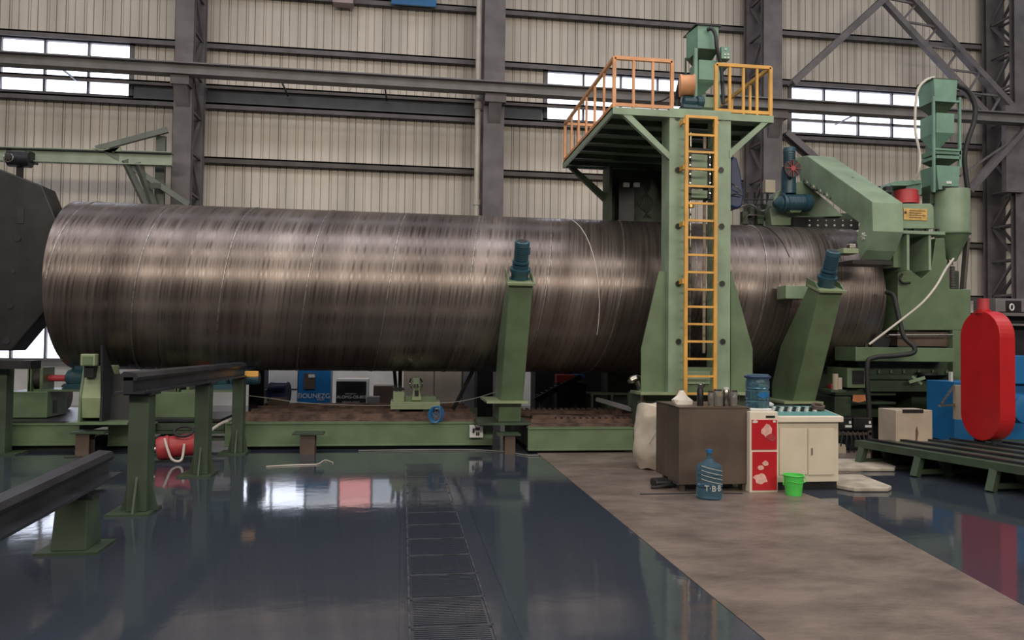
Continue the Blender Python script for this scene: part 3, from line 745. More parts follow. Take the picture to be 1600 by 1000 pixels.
# flux hopper on platform
def frust(x0, x1, y0, y1, z, a0_, a1_, b0, b1, zz):
    return [[(x0, y0, z), (x1, y0, z), (x1, y1, z), (x0, y1, z)], [(a0_, b0, zz), (a1_, b0, zz), (a1_, b1, zz), (a0_, b1, zz)]]
YH = 11.5
def HX(px, py=90): return P(px, py, YH).x
def HZ(py, px=1100): return P(px, py, YH).z
hp = thing('flux_hopper', 'tall sea green hopper standing on the tower platform', 'hopper', (HX(1105), YH, zp1))
build('top_bin', MB().loft(frust(HX(1090), HX(1123), YH, YH+.5, HZ(40), HX(1090), HX(1122), YH, YH+.5, HZ(76))), green_s, hp, bevel=.006)
build('bin_wing', MB().loft([[P(1072, 55, YH+.25), P(1090, 40, YH), P(1090, 40, YH+.5), P(1072, 55, YH+.35)], [P(1076, 92, YH+.25), P(1092, 78, YH), P(1092, 78, YH+.5), P(1076, 92, YH+.35)]]), green_s, hp)
build('bin_lid', MB().box(HX(1086), HX(1126), YH-.03, YH+.53, HZ(40), HZ(38.5)), dark, hp)
build('bin_chute', MB().loft(frust(HX(1090), HX(1123), YH, YH+.5, HZ(76), HX(1098), HX(1116), YH+.15, YH+.4, HZ(92))), green_d, hp)
build('frame_leg', MB().px(1085, 75, 1090, 165, YH-.03, .06), green_s, hp); build('frame_leg', MB().px(1121, 75, 1125, 168, YH-.03, .06), green_s, hp)
build('frame_leg', MB().px(1071, 90, 1073, 120, YH+.3, .04), green_d, hp)
build('middle_bin', MB().px(1092, 94, 1122, 125, YH, .4), green_s, hp, bevel=.005)
build('lower_cone', MB().loft(frust(HX(1092), HX(1120), YH, YH+.4, HZ(125), HX(1096), HX(1102), YH+.15, YH+.25, HZ(145))), green_s, hp)
build('outlet', MB().px(1096, 144, 1103, 168, YH+.15, .1), green_s, hp)
build('drain_box', MB().px(1100, 152, 1122, 168, YH+.1, .3), green_t, hp)
build('control_box', MB().px(1127, 73, 1141, 92, YH, .15), green_s, hp, bevel=.004)
for x, y in ((1134, 77), (1133, 85), (1138, 85), (1133, 90), (1138, 90)): build('indicator', MB().px(x-1.5, y-1.2, x+1.5, y+.8, YH-.01, .012), panel_w, hp)
build('pan', MB().loft(frust(HX(1122), HX(1141), YH, YH+.3, HZ(98), HX(1128), HX(1134), YH+.1, YH+.2, HZ(108))), green_d, hp)
build('flux_hose', MB().tube([P(1105, 47, YH-.05), P(1112, 45, YH-.1), P(1118, 55, YH-.12), P(1120, 75, YH-.1), P(1126, 100, YH-.05), P(1129, 135, YH), P(1130, 162, YH)], .03, 10), dark, hp, smooth=True)
fn = thing('blower_reel', 'orange drum blower with blue motor beside the hopper on the platform', 'blower', (HX(1075, 150), 11.2, zp1))
Yf = 11.2
build('reel_drum', MB().lathe(P(1061, 134, Yf), (1, -.25, 0), [(0, .10), (.01, .17), (.03, .17), (.05, .155), (.2, .155), (.22, .17), (.23, .17), (.24, .1)], 28), orange, fn, smooth=True)
build('motor_body', MB().lathe(P(1067, 158, Yf), (1, 0, 0), [(0, .05), (.01, .08), (.18, .085), (.19, .06), (.22, .06), (.22, .09), (.32, .09), (.33, .05)], 18), blue, fn, smooth=True)
build('motor_foot', MB().px(1068, 163, 1098, 168, Yf-.05, .2), blue, fn)
build('shield_plate', MB().pxz([(1055, 150), (1062, 120), (1064, 150), (1062, 165), (1056, 165)], Yf+.1, .04), dark, fn)
o = build('air_hose', MB().tube([P(1051, 148, 11.3), P(1035, 157, 11.5), P(1015, 160, 11.7), P(1000, 163, 11.8)], .012, 6), rubber)
tag(o, 'thin dark hose running left from the orange blower along the platform rail', 'hose')
o = build('pipe_elbow', MB().tube([P(988, 598, 11.2), P(988, 594, 11.2), P(996, 592, 11.2), P(1000, 600, 11.2), P(1002, 612, 11.2)], .07, 14).cyl(P(1001, 612, 11.2), P(1001, 636, 11.2), .055), steel, smooth=True)
tag(o, 'shiny steel pipe elbow at the left foot of the green tower', 'elbow')

# ================================================================== FORMING PRESS AT THE RIGHT
def PXp(x, y, XX):
    v = fw*F + rt*(x-800) - up*(y-500)
    return EYE + v*(XX/v.x)
XA, XB = P(1363, 315, 11).x, P(1411, 315, 11).x
t = thing('press_arm', 'big bent green box arm reaching over the right end of the pipe', 'press arm', (XA, 12, 2.8))
pf = [PXp(x, y, XA) for x, y in ((1242, 246), (1261, 243), (1363, 315), (1364, 361), (1353, 391), (1344, 406), (1338, 376), (1343, 349), (1276, 298), (1250, 283))]
build('arm_casing', MB().yz([(p.y, p.z) for p in pf], XA, XB), green_t, t, bevel=.012)
c = PXp(1332, 282, (XA+XB)/2+.02)
zc_ = c.z-.02
q = MB().tube([(c.x-.05, c.y, c.z-.06), (c.x-.05, c.y, c.z), (c.x, c.y, c.z+.05), (c.x+.05, c.y, c.z), (c.x+.05, c.y, c.z-.06)], .012, 8)
build('lifting_eye', q, dark, t, smooth=True)
c = PXp(1349, 369, XA-.01); q = MB()
for k in range(3): q.bar(c+Vector((0, .06*math.cos(k*PI/3), .06*math.sin(k*PI/3))), c-Vector((0, .06*math.cos(k*PI/3), .06*math.sin(k*PI/3))), .018)
build('star_knob', q, panel_w, t)
for k in range(9):
    c = PXp(1256+5.2*k, 281+3.3*k, XA-.01); build('edge_bolt', MB().bar(c-Vector((0, .0, .03)), c+Vector((.02, .03, .03)), .022), card if k % 2 else dark, t)
build('lower_ledge', MB().px(1318, 388, 1342, 396, 11.0, .3), green_l, t, bevel=.01)
build('ledge_fitting', MB().px(1328, 381, 1338, 388, 11.05, .1), steel, t, bevel=.01)
build('under_plate', MB().px(1332, 407, 1394, 413, 11.0, .4), black, t)
# rear carrier on top of the pipe
t = thing('roll_carrier', 'dark green hump plate behind the press arm carrying blue motors', 'carrier', P(1250, 355, 13.1))
build('hump_plate', MB().pxz([(1206, 352), (1203, 330), (1212, 302), (1238, 286), (1254, 283), (1300, 320), (1318, 338), (1240, 340), (1240, 352)], 13.1, .25), green_t, t, bevel=.01)
build('cross_beam', MB().px(1240, 332, 1340, 341, 13.2, .3), green_d, t)
build('roller_bank', MB().px(1240, 341, 1342, 357, 13.0, .3), black, t)
for k in range(7):
    x = 1265+k*13
    c = P(x, 352, 12.99); build('bank_bolt', MB().cyl(c, c+Vector((0, .04, 0)), .022, n=8).cyl(c+Vector((0, .0, .09)), c+Vector((0, .04, .09)), .014, n=8), panel_w, t)
m1 = thing('drive_motor', 'upright blue motor with a dark reddish disc beside the press arm', 'motor', P(1232, 300, 12.9))
build('gear_body', MB().cyl(P(1232, 303, 13), P(1232, 265, 13), .13, n=20), blue, m1, smooth=True)
motor(m1, P(1233, 265, 13), (0, 0, 1), .11, .40)
c = P(1239, 263, 12.74)
build('brake_disc', MB().lathe(c, (0, 1, 0), [(0, .03), (0, .16), (.03, .165), (.05, .15)], 28), dark, m1)
q = MB()
for k in range(8):
    d_ = Vector((math.cos(k*PI/4), -.02, math.sin(k*PI/4))); q.bar(c+Vector((0, -.01, 0))+d_*.02, c+Vector((0, -.01, 0))+d_*.145, .009)
build('disc_spokes', q, redm, m1); build('disc_hub', MB().cyl(c-Vector((0, .015, 0)), c, .045, n=16), redm, m1)
m2 = thing('drive_motor', 'blue motor lying level on the hump plate behind the pipe top', 'motor', P(1235, 328, 12.9))
build('motor_cone', MB().lathe(P(1208, 318, 12.9), (1, 0, 0), [(0, .04), (.12, .14), (.14, .14)], 20), blue, m2, smooth=True)
motor(m2, P(1219, 317, 12.9), (1, 0, .04), .155, .58)
build('mount_bracket', MB().pxz([(1232, 326), (1258, 324), (1250, 332), (1236, 332)], 12.85, .15), green, m2)
o = build('junction_box', MB().px(1196, 281, 1212, 301, 13, .12), beige, bevel=.01)
tag(o, 'beige junction box left of the upright blue motor, above the pipe', 'box')
t = thing('valve_rack', 'dark rack of valves and pipes above the pipe right of the tower', 'rack', P(1175, 352, 13.4))
q = MB()
for x in (1168, 1179, 1190, 1199): q.px(x, 300, x+2, 353, 13.4, .05)
q.px(1150, 318, 1202, 320, 13.4, .05).px(1160, 338, 1204, 341, 13.4, .05)
build('rack_frame', q, dark, t)
for x, y0, y1, w_ in ((1160, 330, 350, 9), (1172, 322, 338, 7), (1184, 326, 350, 10), (1196, 320, 344, 6)): build('valve', MB().px(x, y0, x+w_, y1, 13.3, .1), green_d, t, bevel=.008)
build('valve_pipe', MB().tube([P(1150, 326, 13.3), P(1172, 320, 13.2), P(1190, 330, 13.2), P(1206, 322, 13.1)], .015, 6).tube([P(1158, 350, 13.3), P(1170, 336, 13.2), P(1195, 338, 13.2)], .012, 6), steel, t, smooth=True)
build('tie_rod', MB().cyl(P(1140, 311, 13), P(1208, 312, 13), .012), dark, t)
# main press frame
YP = 11.6
t = thing('forming_press', 'green press frame standing behind the red guard at the pipe mouth', 'press', P(1450, 700, YP+.6))
PRESS = t
t.location.z = 0; ORG[t.name] = Vector(t.location)
build('frame_casting', MB().pxz([(1403, 516), (1403, 424), (1391, 404), (1412, 396), (1421, 420), (1440, 435), (1455, 422), (1462, 372), (1476, 372), (1479, 410), (1484, 452), (1517, 452), (1517, 516)], YP, .9), green, t, bevel=.012)
build('side_upright', MB().px(1489, 516, 1520, 700, YP, .9), green, t)
build('recess_plate', MB().px(1421, 367, 1453, 430, YP+.3, .04), green_d, t)
for x in (1417, 1451): build('bracket_web', MB().px(x, 366, x+4, 422, YP-.25, .55), green_t, t)
build('bracket_cover', MB().px(1396, 366, 1418, 418, YP-.1, .3), green, t)
build('bracket_top', MB().px(1411, 361, 1477, 366, YP-.28, .7), green_t, t, bevel=.004)
for x in (1414, 1428, 1447, 1464): build('bolt', MB().px(x, 357.5, x+4, 361, YP-.2, .05), dark, t)
q = MB().pxz([(1411, 357), (1411, 318), (1455, 318), (1459, 324), (1460, 357)], YP-.2, .5)
build('gear_housing', q, green_t, t, bevel=.01)
npl = build('name_plate', MB().px(1412, 326, 1449, 344, YP-.212, .01), gold, t)
c = P(1415, 332, YP-.216)
build('plate_emblem', MB().lathe(c, (0, 1, 0), [(0, .025), (.004, .025)], 16), rust, npl)
for k in range(4): build('plate_text', MB().px(1421, 329+k*3.4, 1446-(k % 2)*6, 330+k*3.4, YP-.216, .004), rust, npl)
build('hook_bracket', MB().tube([P(1410, 428, YP-.05), P(1406, 436, YP-.05), P(1410, 442, YP-.05), P(1422, 442, YP-.05)], .018, 8), black, t)
build('dark_gap_plate', MB().px(1382, 412, 1402, 545, YP+.7, .05), black, t)  # black plate stands in for the shade inside this gap
build('gap_strut', MB().px(1391, 412, 1393, 470, YP+.3, .04), steel, t)
build('bearing', MB().cyl(P(1392, 490, YP+.3), P(1400, 490, YP+.3), .2, n=20), rubber, t, smooth=True)
# lower beds
for x0, y0, x1, y1, dy, m_, nm in ((1337, 543, 1492, 565, -.25, green, 'table_beam'), (1340, 563, 1491, 586, .1, green_d, 'bed_beam'), (1355, 595, 1470, 612, .0, green_d, 'bed_beam'), (1324, 575, 1352, 606, -.05, green, 'side_bracket'),
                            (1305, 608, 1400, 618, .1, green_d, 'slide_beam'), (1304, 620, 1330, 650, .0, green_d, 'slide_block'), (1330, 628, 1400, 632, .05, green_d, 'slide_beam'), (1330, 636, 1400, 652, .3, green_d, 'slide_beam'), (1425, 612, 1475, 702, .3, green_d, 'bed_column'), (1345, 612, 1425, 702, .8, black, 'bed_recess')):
    build(nm, MB().px(x0, y0, x1, y1, YP+dy, .6), m_, t, bevel=.006)
build('bracket_slot', MB().px(1332, 579, 1350, 600, YP-.06, .03), black, t)
for x in (1372, 1391, 1411, 1434, 1456, 1478):
    c = P(x, 581, YP+.1); build('bed_bolt', MB().lathe(c+Vector((0, -.02, -.02)), (0, 0, 1), [(0, .03), (.01, .03), (.01, .018), (.05, .018)], 10), green, t)
build('round_table', MB().cyl(P(1448, 586, YP), P(1448, 582, YP), .16, n=24), dark, t, smooth=True)
build('clamp_lever', MB().bar(P(1420, 597, YP-.1), P(1445, 590, YP-.2), .05).bar(P(1425, 588, YP-.1), P(1440, 600, YP-.15), .04), green_t, t)
o = build('steel_strip', MB().px(1402, 518, 1489, 541, YP+.1, .3), strip_m)
tag(o, 'brown steel strip fed level through the press below the green casting', 'strip')
o = build('highlight_rod', MB().cyl(P(1388, 523.5, YP-.05), P(1489, 523.5, YP-.05), .014), steel, smooth=True)  # polished rod added to draw the highlight on the strip
tag(o, 'thin shiny rod added as the highlight along the brown steel strip', 'rod')
o = build('black_hose', MB().tube([P(1384, 456, 11.5), P(1396, 462, 11.4), P(1402, 485, 11.3), P(1412, 525, 11.2), P(1428, 542, 11.1), P(1425, 552, 11.1), P(1395, 556, 11.2), P(1365, 559, 11.2), P(1355, 572, 11.2), P(1358, 640, 11.2), P(1362, 705, 11.2)], .038, 10), rubber, smooth=True)
tag(o, 'thick black hose looping from the pipe mouth down to the floor', 'hose')
o = build('white_hose', MB().tube([P(1490, 404, 11.3), P(1478, 420, 11.25), P(1462, 448, 11.2), P(1440, 474, 11.2), P(1404, 503, 11.2), P(1358, 538, 11.2)], .018, 8), pvc, smooth=True)
tag(o, 'thin white hose slanting across the green press frame', 'hose')
t = thing('torch_clamp', 'black bracket with small fittings at the lower end of the white hose', 'bracket', P(1370, 543, 11.2))
build('clamp_body', MB().pxz([(1362, 538), (1368, 522), (1382, 519), (1392, 530), (1388, 543), (1364, 543)], 11.4, .1), black, t)
build('clamp_screw', MB().px(1369, 519, 1371, 526, 11.38, .03).px(1385, 524, 1390, 527, 11.38, .03).px(1352, 536, 1356, 543, 11.38, .03), steel, t)
build('canister_shelf', MB().px(1298, 609.5, 1322, 613, 11.15, .5), green_d, PRESS)
for x, y0, y1, m_ in ((1305, 584, 610, beige), (1311, 590, 608, card)):
    c = P(x, y1, 11.3); o = build('wire_canister', MB().cyl(c, P(x, y0, 11.3), .045, n=14), m_, smooth=True)
    tag(o, 'beige canister on the press bed left of the green bracket' if m_ is beige else 'shorter pale canister just right of the beige one on the press bed', 'canister')
o = build('orange_rag', MB().loft([[P(1333, 617, 11.5), P(1352, 617, 11.5), P(1353, 626, 11.48), P(1342, 629, 11.5), P(1332, 627, 11.47)], [P(1333, 617, 11.53), P(1352, 617, 11.53), P(1353, 626, 11.5), P(1342, 629, 11.53), P(1332, 627, 11.5)]]), orange_c)
tag(o, 'small orange rag hanging on the dark green slide beam', 'rag')
o = build('red_tag', MB().px(1298, 600, 1306, 612, 11.6, .1), redm); tag(o, 'small red tag right of the right-hand leaning arm', 'tag')
t = thing('wire_feeder_pair', 'black control boxes with white labels above tangled cables right of the desk', 'control box', P(1335, 700, 11))
t.location.z = 0; ORG[t.name] = Vector(t.location)
for x in (1303, 1334):
    bb = build('feeder_case', MB().px(x, 653, x+29, 672, 11.0, .3), black, t, bevel=.01)
    build('paper_label', MB().px(x+18, 664.5, x+28, 668, 10.99, .012), panel_w, bb); build('dial', MB().px(x+24, 658, x+27, 662, 10.99, .012), panel_w, bb)
build('stand', MB().px(1304, 672, 1308, 714, 11, .3).px(1358, 672, 1362, 714, 11, .3).px(1304, 676, 1362, 680, 11, .3), brown, t)
q = MB()
for k in range(7): q.tube([P(1308+k*8, 674, 10.95), P(1316+k*7, 678+k*2, 10.9), P(1314+k*8, 694, 10.9), P(1310+k*8, 708, 10.95)], .012, 6)
build('cable_tangle', q, rubber, t)
build('carton', MB().px(1308, 695, 1322, 710, 10.9, .2), card, t); build('steel_offcut', MB().pxz([(1352, 692), (1355, 690), (1361, 712), (1356, 712)], 10.85, .02).pxz([(1344, 690), (1349, 690), (1350, 712), (1345, 712)], 10.9, .02), steel, t)
# tank, red motor, hopper stack
YK = 12.1
t = thing('flux_tank', 'round green tank with a cone bottom at the upper right of the press', 'tank', P(1487, 408, YK))
c0 = P(1487, 366, YK)
hh = P(1487, 298, YK).z - c0.z; ch = c0.z - P(1484, 408, YK).z
build('tank_shell', MB().cyl(c0, c0+Vector((0, 0, hh)), .285, n=40), green_t, t, smooth=True)
build('tank_rim', MB().cyl(c0-Vector((0, 0, .012)), c0+Vector((0, 0, .012)), .30, n=40), green, t)
build('tank_cone', MB().cyl(c0-Vector((0, 0, ch)), c0, .07, .285, n=40), green, t, smooth=True)
build('tank_strut', MB().bar(P(1511, 372, YK), P(1504, 455, YK), .05, .1), brown_g, t)
build('tank_strut', MB().bar(P(1481, 410, YK+.1), P(1482, 455, YK+.1), .03), pvc, t)
build('ribbed_hose', MB().lathe(P(1488, 450, YK), (0, 0, 1), [(k*.014, .036 if k % 2 else .046) for k in range(28)], 12), brown_g, t)
build('valve_body', MB().cyl(P(1484, 414, YK), P(1484, 406, YK), .05), steel, t, smooth=True)
t = thing('red_motor', 'faded red round motor below a green box beside the flux tank', 'motor', P(1416, 318, YK+.2))
c = P(1415, 319, YK+.2)
build('motor_shell', MB().lathe(c, (0, 0, 1), [(0, .2), (.22, .2), (.24, .18)], 28), redm, t, smooth=True)
build('green_box', MB().px(1416, 283, 1440, 304, YK+.1, .4), green_s, t, bevel=.006)
build('green_wedge', MB().pxz([(1392, 290), (1400, 283), (1440, 281), (1440, 286), (1416, 290)], YK+.05, .4), green_s, t)
build('motor_side', MB().px(1425, 304, 1437, 318, YK+.1, .2), redm, t); build('motor_foot', MB().px(1400, 318, 1434, 336, YK+.1, .25), green_d, t)
build('cable_gland', MB().px(1385, 291, 1392, 297, YK+.05, .1), dark, t)
ZH = 11.95
def bin_(nm, xa, xb, ya, xc, xd, yc, par, m_=green_s, dep=.42, d2=None):
    a, b, c, d = P(xa, ya, ZH), P(xb, ya, ZH), P(xc, yc, ZH), P(xd, yc, ZH); s_ = 0 if d2 is None else (dep-d2)/2
    return build(nm, MB().loft([[(a.x, ZH, a.z), (b.x, ZH, a.z), (b.x, ZH+dep, a.z), (a.x, ZH+dep, a.z)], [(c.x, ZH+s_, c.z), (d.x, ZH+s_, c.z), (d.x, ZH+dep-s_, c.z), (c.x, ZH+dep-s_, c.z)]]), m_, par, bevel=.004)
t = thing('hopper_stack', 'tall stack of sea green bins standing over the flux tank', 'hopper', P(1480, 300, ZH))
bin_('top_bin', 1459, 1496, 123, 1461, 1494, 157, t); bin_('bin_lid', 1457, 1498, 121, 1457, 1498, 123, t, green_d)
bin_('top_funnel', 1461, 1494, 158, 1472, 1484, 176, t, green_d, .42, .15)
bin_('middle_bin', 1463, 1491, 176, 1463, 1491, 207, t)
bin_('middle_funnel', 1463, 1491, 207, 1470, 1478, 228, t, green_s, .42, .12)
bin_('tray', 1461, 1502, 233, 1463, 1502, 240, t, green_s); bin_('tray', 1464, 1501, 242, 1464, 1501, 247, t, green_s)
bin_('tray_funnel', 1466, 1500, 247, 1476, 1488, 258, t, green_d, .42, .15)
bin_('lower_bin', 1463, 1500, 258, 1467, 1498, 296, t)
for (x, y0, y1, yy) in ((1458.5, 150, 300, ZH-.04), (1499, 152, 262, ZH+.0), (1460, 150, 300, ZH+.42), (1499.5, 152, 262, ZH+.45)):
    build('frame_leg', MB().px(x, y0, x+3, y1, yy, .04), green_s, t)
build('cross_angle', MB().px(1461, 156, 1500, 159, ZH-.03, .05), green_s, t); build('cross_angle', MB().px(1461, 232, 1500, 235, ZH-.03, .05), green_s, t)
build('rear_panel', MB().px(1458, 206, 1470, 250, ZH+.3, .2), green_s, t)
build('side_control', MB().px(1453, 290, 1466, 318, ZH+.2, .2), green_d, t)
build('bin_label', MB().px(1479, 283, 1487, 287, ZH-.01, .015), panel_w, t); build('outlet_slot', MB().px(1473, 291, 1498, 297, ZH-.01, .02), black, t)
o = build('grey_hose', MB().tube([P(1460, 121, 12), P(1446, 126, 12), P(1433, 145, 12), P(1430, 200, 12), P(1437, 240, 12), P(1436, 265, 12), P(1430, 282, 12.1)], .022, 8), pvc, smooth=True)
tag(o, 'light grey hose curving down the left side of the hopper stack', 'hose')
o = build('suction_hose', MB().tube([P(1496, 134, 12.1), P(1512, 142, 12.1), P(1523, 165, 12.1), P(1522, 190, 12.1), P(1512, 220, 12.1), P(1507, 250, 12.1), P(1513, 303, 12.1)], .042, 10), rubber, smooth=True)
tag(o, 'thick dark hose curving down the right side of the hopper stack', 'hose')
# red belt guard
t = thing('belt_guard', 'tall red pill-shaped belt guard with a short red stub on top', 'guard', P(1540, 705, 9.3))
xg0, xg1 = P(1563, 600, 9.0).x, P(1587, 600, 9.0).x
ya, yb = 9.0, 9.72; r_ = (yb-ya)/2; yc_ = (ya+yb)/2; zt2, zb2 = PXp(1530, 486, xg0).z, .385
def stad(g, n=20): return [(yc_+(r_-g)*math.cos(PI*i/n), zt2-r_+(r_-g)*math.sin(PI*i/n)) for i in range(n+1)] + [(yc_-(r_-g)*math.cos(PI*i/n), zb2+r_-(r_-g)*math.sin(PI*i/n)) for i in range(n+1)]
build('guard_shell', MB().yz(stad(0), xg0, xg1), red, t, bevel=.008)
build('guard_stub', MB().cyl((xg0+.06, yc_, zt2-.05), (xg0+.06, yc_, zt2+.17), .07, n=24), redm, t, smooth=True)
build('stub_collar', MB().cyl((xg0+.06, yc_, zt2-.03), (xg0+.06, yc_, zt2+.02), .09, n=24), red, t, smooth=True)
build('guard_foot', MB().box(xg0+.03, xg0+.16, yc_-.2, yc_-.15, .34, .40).box(xg0+.03, xg0+.16, yc_+.1, yc_+.15, .34, .40), dark, t)
# low bed at the right running towards the camera
t = thing('low_machine_bed', 'low dark green steel bed at the right edge under the red guard', 'machine bed', (7.5, 8, 0))
ex0, ex1 = 6.22, 6.9
q = MB().loft([[(6.22, 9.9, .24), (10, 9.9, .24), (10, 9.9, .33), (6.22, 9.9, .33)], [(6.85, 6.9, .24), (10, 6.9, .24), (10, 6.9, .33), (6.85, 6.9, .33)]])
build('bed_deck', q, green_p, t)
for k in range(5):
    a = 6.4+k*.42; build('deck_rail', MB().bar((a, 9.85, .345), (a+.6, 6.95, .345), .08, .03), dark, t)
build('under_bed_shade', MB().box(6.5, 10, 9.92, 9.96, 0, .24), black, t)  # black sheet added to paint the dark space under the bed
for yy in (9.8, 8.9, 7.9, 7.0):
    f = (9.9-yy)/3.0; xx = 6.22+.63*f
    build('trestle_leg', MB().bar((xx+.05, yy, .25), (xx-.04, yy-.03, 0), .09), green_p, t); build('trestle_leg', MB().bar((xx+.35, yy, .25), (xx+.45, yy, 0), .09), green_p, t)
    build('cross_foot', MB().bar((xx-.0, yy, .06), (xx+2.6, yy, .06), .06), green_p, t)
o = build('pale_cover_box', MB().px(1400, 641, 1457, 697, 9.75, .4), card, bevel=.006)
tag(o, 'pale square sheet box standing on the low bed left of the red guard', 'box')
cb = P(1430, 671, 9.745); qq = build('rust_streak', MB().pxz([(1431, 672), (1433, 666), (1435, 676), (1432, 697), (1431, 697)], 9.742, .004), rust, o)
build('top_notch', MB().px(1411, 640, 1443, 645, 9.74, .02), dark, o)
t = thing('blue_machine', 'bright blue drive cabinet half hidden behind the red guard', 'machine', P(1540, 700, 10.2))
build('cabinet_body', MB().px(1491, 597, 1640, 690, 10.2, .6), blue_c, t, bevel=.01); build('cabinet_plinth', MB().px(1491, 690, 1640, 722, 10.25, .5), black, t)
build('cabinet_upper', MB().px(1585, 556, 1640, 600, 10.1, .5), blue_c, t, bevel=.01)
build('white_edge', MB().px(1486, 581, 1489, 622, 10.3, .05), panel_w, t)
build('motor_cowl', MB().lathe(P(1606, 640, 9.7), (0, 1, 0), [(0, .10), (.02, .2), (.3, .22), (.4, .2)], 28), blue_c, t, smooth=True)
build('pale_cylinder', MB().cyl(P(1500, 602, 10.0), P(1500, 655, 10.0), .09, n=20), beige, t, smooth=True)
build('lever', MB().bar(P(1471, 632, 9.9), P(1490, 603, 10), .025).bar(P(1468, 634, 9.9), P(1492, 632, 10), .03), steel, t)
t = thing('grey_machine_head', 'dark grey machine head with a white ring at the right picture edge', 'machine', P(1590, 600, 11))
build('head_box', MB().px(1556, 467, 1640, 488, 11.2, .5), grey, t, bevel=.01); build('head_recess', MB().px(1572, 470, 1596, 487, 11.19, .03), black, t)
c = P(1581, 480, 11.15); build('ring', MB().tube([c+Vector((.035*math.cos(k*PI/8), 0, .05*math.sin(k*PI/8))) for k in range(17)], .012, 8, 1), panel_w, t)
build('head_body', MB().px(1548, 488, 1640, 600, 11.3, .6), dark, t); build('head_ledge', MB().px(1560, 489, 1640, 494, 11.1, .3), grey, t); build('head_ledge', MB().px(1560, 506, 1640, 509, 11.1, .3), grey, t)
# dark machine block added to darken the space behind the pipe at right
t = thing('rear_dark_block', 'dark green machine block added to darken the space behind the right end of the pipe', 'machine', P(1300, 700, 15))
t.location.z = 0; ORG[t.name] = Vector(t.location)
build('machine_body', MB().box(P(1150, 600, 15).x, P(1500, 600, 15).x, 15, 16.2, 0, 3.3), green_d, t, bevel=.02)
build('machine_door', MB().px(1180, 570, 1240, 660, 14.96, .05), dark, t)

# ================================================================== FOREGROUND DESK GROUP
YD = 8.12
t = thing('control_desk', 'cream steel control desk with a teal sloping top and two doors', 'desk', (P(1263, 765, YD).x, YD, 0))
dx0, dx1 = P(1217, 700, YD).x, P(1310, 700, YD).x
ztb = P(1263, 659, YD).z; ztt = P(1263, 650.5, YD).z; z_pl = P(1263, 753, YD).z
build('body', MB().box(dx0-.1, dx1, YD, YD+.5, z_pl, ztb), cream, t, bevel=.004)
build('plinth', MB().box(dx0-.08, dx1-.01, YD+.02, YD+.48, 0, z_pl), black, t)
build('top_slab', MB().yz([(YD-.05, ztb), (YD-.05, ztt), (YD+.52, ztt+.075), (YD+.52, ztb)], dx0-.10, dx1+.035), cream_w, t, bevel=.006)
build('console_panel', MB().yz([(YD-.0, ztt+.007), (YD-.0, ztt+.010), (YD+.50, ztt+.076), (YD+.50, ztt+.073)], dx0-.06, dx1+.01), teal, t)
for i, (a, b) in enumerate(((1218.5, 1261.5), (1263, 1304))):
    dd = build('door', MB().px(a, 669, b, 742, YD-.014, .014), cream, t, bevel=.003)
    if i: build('handle', MB().px(1268.5, 700, 1270, 711, YD-.03, .016), steel, dd, bevel=.003)
for r in range(3):
    for k in range(12):
        yy = YD+.20+r*.085; xx = dx0+.02+k*.052; zz = ztt+.01+.066*(yy-YD)/.5
        build('button', MB().box(xx, xx+.028, yy, yy+.045, zz, zz+.016), black if (k+r) % 2 else panel_w, t)
o = build('white_handset', MB().lathe((dx0-.04, YD+.40, ztt+.10), (1, .2, -.02), [(0, .01), (.01, .03), (.1, .035), (.16, .03), (.20, .012)], 14), panel_w, smooth=True)
tag(o, 'small white handset lying at the back of the teal desk top', 'handset')
c = Vector((dx1-.09, YD+.28, ztt+.065))
o = build('tape_roll', MB().lathe(c, (0, -.3, 1), [(0, .05), (0, .075), (.045, .075), (.045, .045), (.01, .045)], 24), brown, smooth=True); tag(o, 'brown roll on the right of the teal desk top', 'tape roll')
o = build('pen', MB().cyl((dx0+.2, YD+.47, ztt+.085), (dx0+.42, YD+.44, ztt+.085), .008, n=8), black); tag(o, 'black pen lying along the back edge of the desk top', 'pen')
# water dispenser
YW = 8.02
t = thing('water_dispenser', 'cream water dispenser with two red printed front panels', 'water dispenser', (P(1194, 768, YW).x, YW, 0))
wx0, wx1 = P(1172, 700, YW).x, P(1216, 700, YW).x; zt3 = P(1194, 643, YW).z
build('case', MB().box(wx0, wx1, YW+.004, YW+.32, .0, zt3), cream_w, t, bevel=.01)
build('top_cover', MB().box(wx0+.03, wx1-.05, YW+.04, YW+.28, zt3, zt3+.03), white, t, bevel=.01)
p1 = build('red_panel', MB().px(1175, 656, 1214, 702.5, YW-.005, .01), redp, t); p2 = build('red_panel', MB().px(1176, 706, 1214, 766, YW-.005, .01), redp, t)
build('display_slot', MB().px(1197, 649.5, 1211, 653, YW-.002, .01), black, t, bevel=.002)
def blob(x, y, rx, ry, n=9, seed=1):
    rr = random.Random(seed); return [(x+rx*(1+.28*rr.uniform(-1, 1))*math.cos(2*PI*i/n), y+ry*(1+.28*rr.uniform(-1, 1))*math.sin(2*PI*i/n)) for i in range(n)]
build('printed_flower', MB().pxz(blob(1199, 674, 8, 10, 11, 3), YW-.008, .003), pink, p1); build('printed_flower', MB().pxz(blob(1205, 683, 7, 6, 9, 5), YW-.009, .003), redm, p1)
build('printed_badge', MB().pxz(blob(1180, 659, 5, 2.5, 12, 8), YW-.008, .003), panel_w, p1); build('printed_badge', MB().pxz(blob(1210, 658.5, 2.5, 2.2, 10, 9), YW-.008, .003), panel_w, p1)
build('printed_flower', MB().pxz(blob(1196, 724, 5, 4, 8, 11), YW-.008, .003), pink, p2); build('printed_flower', MB().pxz(blob(1189, 731, 5, 4, 8, 12), YW-.008, .003), pink, p2)
build('printed_flower', MB().pxz(blob(1189, 748, 11, 8, 13, 14), YW-.008, .003), pink, p2)
